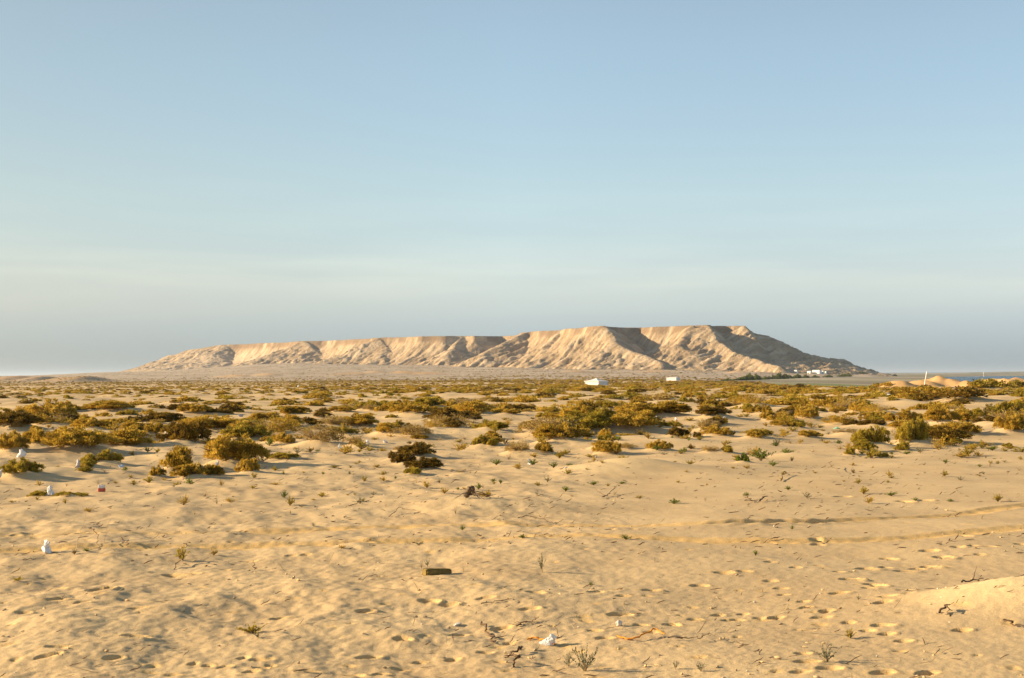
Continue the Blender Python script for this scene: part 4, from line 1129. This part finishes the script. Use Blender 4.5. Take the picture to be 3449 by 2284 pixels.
def blob(name, seed, nlat=26, nlon=36, amp=0.35, flat=0.0, crease=2.5):
    """crumpled closed sheet: unit-ish lump whose base sits near z=0"""
    r = np.random.default_rng(seed)
    la = np.linspace(0.02, math.pi - 0.02, nlat)[:, None]; lo = np.linspace(0, 2 * np.pi, nlon, endpoint=False)[None, :]
    X = np.sin(la) * np.cos(lo); Y = np.sin(la) * np.sin(lo); Z = np.cos(la) + 0 * lo
    rr = np.ones(X.shape)
    for k in range(26):
        n = r.normal(size=3); n /= np.linalg.norm(n); c = r.uniform(0.45, 0.95)
        dd = X * n[0] + Y * n[1] + Z * n[2]
        rr = np.minimum(rr, np.where(dd > c, c / np.maximum(dd, 1e-3), 1.0))
    rr = rr * (1 + amp * 0.5 * fbm(X * crease + Z, Y * crease - Z, 3, seed % 50))
    V = np.stack([X * rr, Y * rr, Z * rr], -1)
    V[..., 2] = np.where(V[..., 2] < -0.45, -0.45 + 0.1 * (V[..., 2] + 0.45), V[..., 2])
    V[..., 2] += 0.45
    ph = r.uniform(0, 6.28)
    V[..., 0] += 0.14 * np.sin(V[..., 2] * 3.2 + ph) + 0.14 * (V[..., 2] - 0.6) * math.cos(ph)
    V[..., 1] += 0.12 * np.cos(V[..., 2] * 3.9 + ph)
    wid = 1 + 0.22 * np.sin(V[..., 2] * 4.5 + 2 * ph); V[..., 0] *= wid
    me = mesh_np(name, V.reshape(-1, 3), grid_faces(nlat, nlon, wrap=True)[:, ::-1], smooth=False)
    return me
def litter(px, py, w, h, mat, label, name="plastic_bag", cat="bag", group="litter on the sand", seed=0, depth=0.8, lift=0.0, rz=0.0, tip=False, back=0.0):
    x, y, d = px_ground(px, py)
    W = w / FPX * d; Hh = h / FPX * d
    y += back
    o = empty(name, (x, y, gzf(x, y) + lift), rz)
    b = obj("bag_body" if cat == "bag" else "lump", mat_copy(blob(name, 500 + seed), mat), parent=o)
    b.scale = (W / 1.75, W * depth / 1.75, Hh / 1.35)
    if tip:      # a slack fold of the bag blown up to one side
        f2 = obj("bag_fold", mat_copy(blob(name, 800 + seed, amp=0.6), mat), parent=o)
        f2.scale = (W * 0.62 / 1.75, W * depth * 0.55 / 1.75, Hh * 0.60 / 1.35)
        f2.location = (W * (0.14 if seed % 2 else -0.16), 0.0, Hh * 0.46); f2.rotation_euler = (0.2, 0.35 if seed % 2 else -0.4, 0.6)
        b.scale = (W / 1.75, W * depth / 1.75, Hh * 0.72 / 1.35)
    tag(o, label, cat, group)
    return o
LIT = [
 (1850,2163,52,40,'plastic',"bright white crumpled plastic bag on the sand in the foreground",True),
 (2083,2104,27,17,'dustplastic',"small crumpled paper wad right of the white bag in the foreground",False),
 (1540,2098,36,10,'dustplastic',"flat whitish scrap beside the footprints at the bottom centre",False),
 (158,1868,46,40,'plastic',"white knotted plastic bag standing on the left sand",True),
 (167,1671,34,28,'plastic',"white bag upright between two flat plants at the left",True),
 (10,1628,28,48,'dustplastic',"beige bag caught on the low shrub at the left edge",True),
 (276,1590,20,30,'greyplastic',"grey bag standing in the low olive plant",False),
 (408,1572,24,10,'blueplastic',"pale blue scrap beside the trailing olive shrub",False),
 (72,1556,28,24,'plastic',"dusty white bag on the slope left of the tangled shrub",False),
 (222,1530,38,28,'greyplastic',"grey bag caught inside the tangled shrub",False),
 (306,1510,20,14,'greyplastic',"small grey bag at the right of the tangled shrub",False),
 (288,1471,18,9,'plastic',"white scrap at the foot of a brown shrub",False),
 (560,1468,12,18,'plastic',"little white bag on top of the dark lee shrub",False),
 (652,1486,14,20,'plastic',"white bag at the right side of the dark lee shrub",False),
 (735,1588,24,46,'greyplastic',"tall grey bag standing in the front of the big hummock",True),
 (563,1430,20,10,'blueplastic',"bluish scrap on the sand behind the wide golden shrub",False),
 (770,1428,50,14,'dustplastic',"long pale crumpled sheet on the sand behind the olive shrub",False),
 (358,1405,18,18,'greyplastic',"grey bag right of the broad domed shrub",False),
 (812,1409,18,12,'greyplastic',"grey bag farther right of the long pale sheet",False),
 (1146,1503,20,22,'plastic',"leftmost of the three white bags, upright",True),
 (1238,1490,14,16,'plastic',"middle one of the three white bags",False),
 (1298,1490,22,14,'plastic',"rightmost of the three white bags, flat",False),
 (1081,1404,24,12,'dustplastic',"brownish bag on the pale patch of the plain",False),
 (1365,1366,14,8,'blueplastic',"bluish white scrap among shrubs in the middle of the plain",False),
 (1004,1306,7,8,'plastic',"tiny pinkish white bag far out on the plain",False),
 (1787,1556,24,22,'plastic',"white bag hanging on a green plant in the middle",True),
 (2081,1482,27,8,'plastic',"flat white sheet on pale sand in the middle",False),
 (2217,1429,28,22,'greyplastic',"black and white crumpled bag before the long hedge-like shrub",False),
 (2277,1430,11,14,'plastic',"small white bag right of the black and white one",False),
 (1890,1496,18,16,'greyplastic',"grey bag on the right of the golden dome shrub",False),
 (1998,1412,12,14,'dustplastic',"pale bag in the tall golden shrub",False),
 (2394,1368,13,11,'plastic',"white bag among shrubs below the tents",False),
 (2007,1534,14,10,'greyplastic',"small grey scrap in the middle right of the white sheet",False),
 (1905,1590,12,7,'greyplastic',"tiny grey scrap beside a green plant",False),
 (2988,1340,18,10,'plastic',"white bag caught on a shrub below the leaning post",False),
 (2885,1388,12,8,'plastic',"small white bag on the sand left of the right clump",False),
 (2945,1344,14,10,'dustplastic',"pale bag left of the white one below the post",False),
 (2440,1430,12,8,'plastic',None,False),
]
for k, (px, py, w, h, mt, lab, tip) in enumerate(LIT):
    litter(px, py, w, h, M[mt], lab or "small white scrap on the sand right of the long hedge-like shrub", seed=k * 7 + 3, tip=tip, rz=0.5 * k % 3, back=(-0.25 if 'caught' in (lab or '') or 'standing in' in (lab or '') else 0.0))
litter(2818,1446,26,7,M['greennet'],"strip of green netting on pale sand at the right","green_net","netting",seed=301)
litter(100,1363,17,16,M['stone'],"pale rounded slab leaning on the left plain","pale_slab","stone",seed=302,depth=.5)
litter(137,1381,22,10,M['stone'],"pale flat stone above the broad domed shrub","pale_stone","stone",seed=303)
litter(1440,1414,9,13,M['stone'],"small upright stone in the middle of the plain","grey_stone","stone",seed=304)
# red and white carton
x, y, d = px_ground(342, 1658)
ct = empty("drink_carton", (x, y, gzf(x, y)), 0.35)
def box(sx, sy, sz, z0=0.0, bev=0.0, jit=0.0, seed=0, seg=2):
    import bmesh
    bm = bmesh.new(); bmesh.ops.create_cube(bm, size=1.0)
    for v in bm.verts: v.co = Vector((v.co.x * sx, v.co.y * sy, v.co.z * sz + sz / 2 + z0))
    if jit:
        bmesh.ops.subdivide_edges(bm, edges=bm.edges[:], cuts=5, use_grid_fill=True)
    if bev: bmesh.ops.bevel(bm, geom=[e for e in bm.edges if e.calc_face_angle(0) > 0.7], offset=bev, segments=seg, affect='EDGES')
    if jit:
        r = random.Random(seed)
        for v in bm.verts: v.co += Vector((r.gauss(0, jit), r.gauss(0, jit), r.gauss(0, jit)))
    me = bpy.data.meshes.new("box"); bm.to_mesh(me); bm.free()
    return me
obj("carton_box", mat_copy(box(.10, .06, .05, 0, .004, .002, 3), M['redcard']), parent=ct)
cl = obj("carton_flap", mat_copy(box(.085, .05, .045, .05, .004, .004, 4), M['plastic']), parent=ct)
tag(ct, "crushed red and white carton on the left sand", "carton")
# brick
x, y, d = px_ground(1470, 1944)
bk = obj("brick", mat_copy(box(.235, .105, .062, -.016, .010, .0022, 5), M['brick']), loc=(x, y + 0.05, gzf(x, y)))
bk.rotation_euler = (R(-4), R(3), R(27))
tag(bk, "old brown brick half sunk in the foreground sand", "brick")
# gnarled stump
x, y, d = px_ground(1583, 1708)
st = empty("tree_stump", (x, y, gzf(x, y)))
u = np.linspace(0, 1, 12)
P1 = np.stack([-.07 + .11 * u + .03 * np.sin(u * 7), .02 * np.cos(u * 5), .02 + .10 * u + .05 * np.sin(u * 4)], -1)
P2 = np.stack([.02 + .05 * u, -.03 + .02 * u, .12 - .06 * u + .03 * np.sin(6 * u)], -1)
v, f = tube([(P1, .040 * (1 - .45 * u) * (1 + .25 * np.sin(u * 19))), (P2, .03 * (1 - .4 * u))], 9)
obj("stump_wood", mat_copy(mesh_np("stump_wood", v, f), M['stem']), parent=st)
r = np.random.default_rng(3); paths = []
for k in range(9):
    a = r.uniform(0, 6.28); L = r.uniform(.12, .35); uu = np.linspace(0, 1, 6)
    paths.append((np.stack([uu * L * math.cos(a), uu * L * math.sin(a) * .6, .04 + .03 * np.sin(uu * 4) - .03 * uu], -1) + np.cumsum(r.normal(size=(6, 3)) * .01, 0), .008 * (1 - .6 * uu)))
v, f = tube(paths, 5)
obj("root", mat_copy(mesh_np("root", v, f), M['stem']), parent=st)
tag(st, "gnarled dead stump twisting out of a low sand hump", "stump")

# crumbs of twig and bark, clods: uncountable
r = np.random.default_rng(55)
def crumbs(name, n, dmin, dmax, lmin, lmax, rad, mat, label, up=0.25, sides=3):
    paths = []
    d = np.exp(r.uniform(math.log(dmin), math.log(dmax), n)); th = r.uniform(-.40, .40, n)
    x, y = d * np.sin(th), d * np.cos(th)
    k = fbm(x / 1.8, y / 1.8, 2, 66) > r.uniform(-0.6, 0.5, n)
    x, y = x[k], y[k]; z = gz(x, y)
    for i in range(len(x)):
        L = r.uniform(lmin, lmax); a = r.normal() * 0.9; uu = np.linspace(-.5, .5, 4)
        P = np.stack([x[i] + uu * L * math.cos(a), y[i] + uu * L * math.sin(a), z[i] + rad * .5 + np.abs(r.normal()) * up * (uu + .5) * L], -1)
        P += np.cumsum(r.normal(size=(4, 3)) * L * .06, 0)
        paths.append((P, rad * r.uniform(.6, 1.4) * np.array([.5, 1, .9, .3])))
    v, f = tube(paths, sides)
    return tag(obj(name, mat_copy(mesh_np(name, v, f), mat)), label, "debris", kind='stuff')
crumbs("twig_debris", 1700, 6.8, 34, .02, .10, .0032, M['deadwood'], "scattered crumbs of dark twig and bark over the sand")
crumbs("bark_debris", 2200, 13, 48, .03, .11, .0055, M['deadwood'], "larger bits of dead stem lying about between the plants", up=.22)
crumbs("straw_debris", 900, 6.8, 28, .03, .14, .002, M['drystem'], "scattered pale straw bits over the sand", up=.5)
crumbs("sand_clods", 600, 6.8, 30, .012, .04, .008, M['sand'], "small sand clods over the sand", up=.05, sides=5)
crumbs("shell_bits", 160, 6.8, 30, .01, .03, .006, M['stone'], "few pale shell and paper bits over the sand", up=.05, sides=5)

# ------------------------------------------------------------------ tents, buildings, post, trees
def poly_mesh(name, v, f):
    me = bpy.data.meshes.new(name); me.from_pydata(v, [], f); me.update(); return me
def slab(name, quad, thick, mat, parent):
    """a cloth or wall panel with real thickness from four corners"""
    q = [Vector(p) for p in quad]; n = (q[1] - q[0]).cross(q[2] - q[0]).normalized() * thick
    v = [tuple(p) for p in q] + [tuple(p - n) for p in q]
    f = [(0, 1, 2, 3), (7, 6, 5, 4)] + [(i, i + 4, (i + 1) % 4 + 4, (i + 1) % 4) for i in range(4)]
    return obj(name, mat_copy(poly_mesh(name, v, f), mat), parent=parent)
def make_tent(px, py, d, w, dep, wall, peak, rz, label, ridge=0.0, over=0.25, name="tent"):
    a = (px - 1724.5) / FPX; x, y = a * d, d
    t = empty(name, (x, y, gzf(x, y) - 0.1), rz)
    hx, hy = w / 2, dep / 2
    c = [(-hx, -hy), (hx, -hy), (hx, hy), (-hx, hy)]
    for i in range(4):
        p, q = c[i], c[(i + 1) % 4]
        slab("wall", [(*p, 0), (*q, 0), (*q, wall), (*p, wall)], .04, M['tent'], t)
    ro = [( -hx - over, -hy - over), (hx + over, -hy - over), (hx + over, hy + over), (-hx - over, hy + over)]
    # sagging roof: rings from eaves to ridge
    V = []; F = []; nr = 7
    for k in range(nr):
        s = k / (nr - 1)
        zz = wall + 0.003 + (peak - wall) * (0.55 * s + 0.45 * s ** 2.2)
        rx = (hx + over) * (1 - s) + ridge * s; ry = (hy + over) * (1 - s) + 0.02
        V += [(-rx, -ry, zz), (rx, -ry, zz), (rx, ry, zz), (-rx, ry, zz)]
        if k:
            b = 4 * (k - 1)
            F += [(b + i, b + (i + 1) % 4, b + 4 + (i + 1) % 4, b + 4 + i) for i in range(4)]
    F.append(tuple(4 * (nr - 1) + i for i in range(4)))
    V += [(p[0], p[1], wall - .18) for p in ro]; b = 4 * nr
    F += [(b + i, b + (i + 1) % 4, (i + 1) % 4, i) for i in range(4)]
    obj("roof", mat_copy(poly_mesh("roof", V, F), M['tent']), parent=t)
    for i in range(4):
        v, f = tube([(np.array([[c[i][0] * 1.02, c[i][1] * 1.02, -.1], [c[i][0] * 1.02, c[i][1] * 1.02, wall - .2]]), np.array([.05, .05]))], 8)
        obj("pole", mat_copy(mesh_np("pole", v, f), M['metal']), parent=t)
    v, f = tube([(np.array([[0, 0, 0], [0, 0, peak + .18]]), np.array([.05, .04]))], 8)
    obj("pole", mat_copy(mesh_np("pole", v, f), M['metal']), parent=t)
    tag(t, label, "tent")
    return t
make_tent(2008, 1299, 400, 4.6, 4.6, 1.35, 2.15, R(-38), "white peaked marquee tent standing in the scrub")
make_tent(2266, 1280, 700, 5.4, 4.0, 1.65, 1.9, R(-32), "flat-topped white tent farther off, right of the peaked marquee", ridge=1.6, over=.1)

def make_house(px, d, w, dep, h, rz, label, openings, name="white_house", dome=False):
    a = (px - 1724.5) / FPX; x, y = a * d, d
    t = empty(name, (x, y, gzf(x, y) - 0.15), rz)
    obj("wall", mat_copy(box(w, dep, h, 0, .03), M['whitewash']), parent=t)
    if dome:
        V = []; F = []
        n = 10
        for k in range(n + 1):
            an = math.pi * k / n
            V += [(-w / 2, -math.cos(an) * dep / 2 * .98, h - .03 + math.sin(an) * dep * .28), (w / 2, -math.cos(an) * dep / 2 * .98, h - .03 + math.sin(an) * dep * .28)]
        F = [(2 * k, 2 * k + 1, 2 * k + 3, 2 * k + 2) for k in range(n)] + [tuple(range(0, 2 * n + 2, 2)), tuple(range(2 * n + 1, 0, -2))]
        obj("roof", mat_copy(poly_mesh("roof", V, F), M['whitewash']), parent=t)
    else:
        obj("roof", mat_copy(box(w + .2, dep + .2, .25, h + .002, .03), M['whitewash']), parent=t)
    for (kind, ox, oz, ow, oh) in openings:
        ob = obj(kind, mat_copy(box(ow, .08, oh, oz, .01), M['window'] if kind == 'window' else M['door']), parent=t)
        ob.location = (ox, -dep / 2 - .015, 0)
    tag(t, label, "building")
    return t
HD = 1450
make_house(2681, HD, 3.0, 3.0, 3.7, R(-46), "small white cube house left of the long white building", [('door', -.5, .1, .9, 2.0), ('window', .8, 1.5, .6, .7)])
make_house(2726, HD, 3.8, 3.0, 2.0, R(-46), "low white shed against the left end of the long white building", [('door', 0, .1, 1.0, 1.7)], name="white_shed", dome=True)
make_house(2751, HD, 8.4, 4.0, 3.8, R(-46), "long white building at the foot of the mesa", [('door', -2.4, .1, 1.0, 2.1), ('window', .2, 1.5, .7, .8), ('window', 2.6, 1.5, .7, .8)])
make_house(2771.5, HD + 2, 1.7, 1.6, 3.3, R(-46), "narrow white annex right of the long white building", [('window', 0, 1.5, .6, .7)], name="white_annex")
make_house(2781, HD + 4, 1.7, 1.6, 3.1, R(-46), "last white hut in the row at the foot of the mesa", [('door', 0, .1, .8, 1.9)], name="white_hut")

# leaning white post by the dune
x, y, d = px_ground(3113, 1297)
po = empty("white_post", (x, y, gzf(x, y) - .1), 0)
k = d / FPX
L = 40 * k
v, f = tube([(np.array([[0, 0, -.2], [.11 * L, 0, .5 * L], [.22 * L, 0, L + .1]]), np.array([.075, .072, .07]))], 10)
obj("shaft", mat_copy(mesh_np("shaft", v, f), M['post']), parent=po)
v, f = tube([(np.array([[.219 * L, 0, L + .06], [.2205 * L, 0, L + .13], [.222 * L, 0, L + .2]]), np.array([.095, .09, .03]))], 10)
obj("cap", mat_copy(mesh_np("cap", v, f), M['post']), parent=po)
tag(po, "white post leaning to the right in front of the orange dune", "post")
# channel marker pole in the lagoon
a = (3312 - 1724.5) / FPX; d = 1250
mp = empty("marker_pole", (a * d, d, -2.6))
v, f = tube([(np.array([[0, 0, 0], [0, 0, 3.4]]), np.array([.16, .14]))], 8); obj("shaft", mat_copy(mesh_np("shaft", v, f), M['post']), parent=mp)
v, f = tube([(np.array([[0, 0, 3.2], [0, 0, 3.6], [0, 0, 4.0]]), np.array([.35, .4, .1]))], 8); obj("top_mark", mat_copy(mesh_np("top_mark", v, f), M['post']), parent=mp)
tag(mp, "thin white marker pole standing in the lagoon water", "pole")

# dark tamarisk bushes along the lagoon bank
TR = {}
for i in range(3): TR[i] = foliage_mesh("foliage", 700 + i, 90, 30, 0.14, 0.10, 4)
tm = stem_mesh("trunk", 720, 14, 0.5, 0.5, .02)
tr_r = np.random.default_rng(9)
BANK = [(2452,1289,50,9),(2490,1286,44,10),(2520,1284,54,20),(2545,1284,44,18),(2575,1282,40,10),(2605,1277,36,12),(2625,1278,44,20),(2655,1275,40,12),(2685,1274,36,14),(2712,1273,34,11),(2745,1270,34,9),(2790,1267,40,8),(2835,1266,40,9),(2858,1265,40,12),(2900,1263,40,7),(2965,1260,26,7),(2988,1260,30,8),(3012,1259,24,6)]
tlabs = {2: "biggest rounded dark green tamarisk on the lagoon bank", 6: "rounded green tamarisk right of the biggest one on the bank", 13: "dark lone tamarisk clump on the far bank under the mesa's end"}
for k, (px, py, w, h) in enumerate(BANK):
    x, y, d = px_ground(px, py)
    d = min(d, 1500); a = (px - 1724.5) / FPX
    d0 = np.interp(px, [2440, 2560, 2720, 2900, 3020], [760, 880, 1150, 1560, 1640]); x, y = a * d0, d0
    i = int(tr_r.integers(3)); src = TR[i]
    z = max(gzf(x, y), -2.6)
    t = empty("tamarisk_bush", (x, y, z - .1), float(tr_r.uniform(0, 6)))
    W, Hh = w / FPX * d0, h / FPX * d0
    cr = obj("crown", kind_mesh(KM, src[0], ('t', i), M['tree']), parent=t); cr.scale = (W / src[1], W / src[1], Hh / src[2])
    tk = obj("trunk", kind_mesh(KM, tm, 'tt', M['stem']), parent=t); tk.scale = (W / 1.4, W / 1.4, Hh / .55)
    tag(t, tlabs.get(k, "dark green tamarisk bush in the row along the lagoon bank"), "bush", "tamarisk bushes on the lagoon bank")

# ------------------------------------------------------------------ thin dusty air
HAZE = 6e-5
hz = bpy.data.materials.new("haze_air"); hz.use_nodes = True
hn, hl = hz.node_tree.nodes, hz.node_tree.links
hn.clear()
ho = hn.new("ShaderNodeOutputMaterial"); pv = hn.new("ShaderNodeVolumePrincipled")
pv.inputs["Color"].default_value = (0.59, 0.70, 0.84, 1); pv.inputs["Density"].default_value = HAZE
pv.inputs["Anisotropy"].default_value = 0.22
hl.new(pv.outputs[0], ho.inputs["Volume"])
hb = obj("haze", mat_copy(box(170000, 170000, 76, -10), hz))
tag(hb, "thin dusty air over the plain", "haze", kind='stuff')
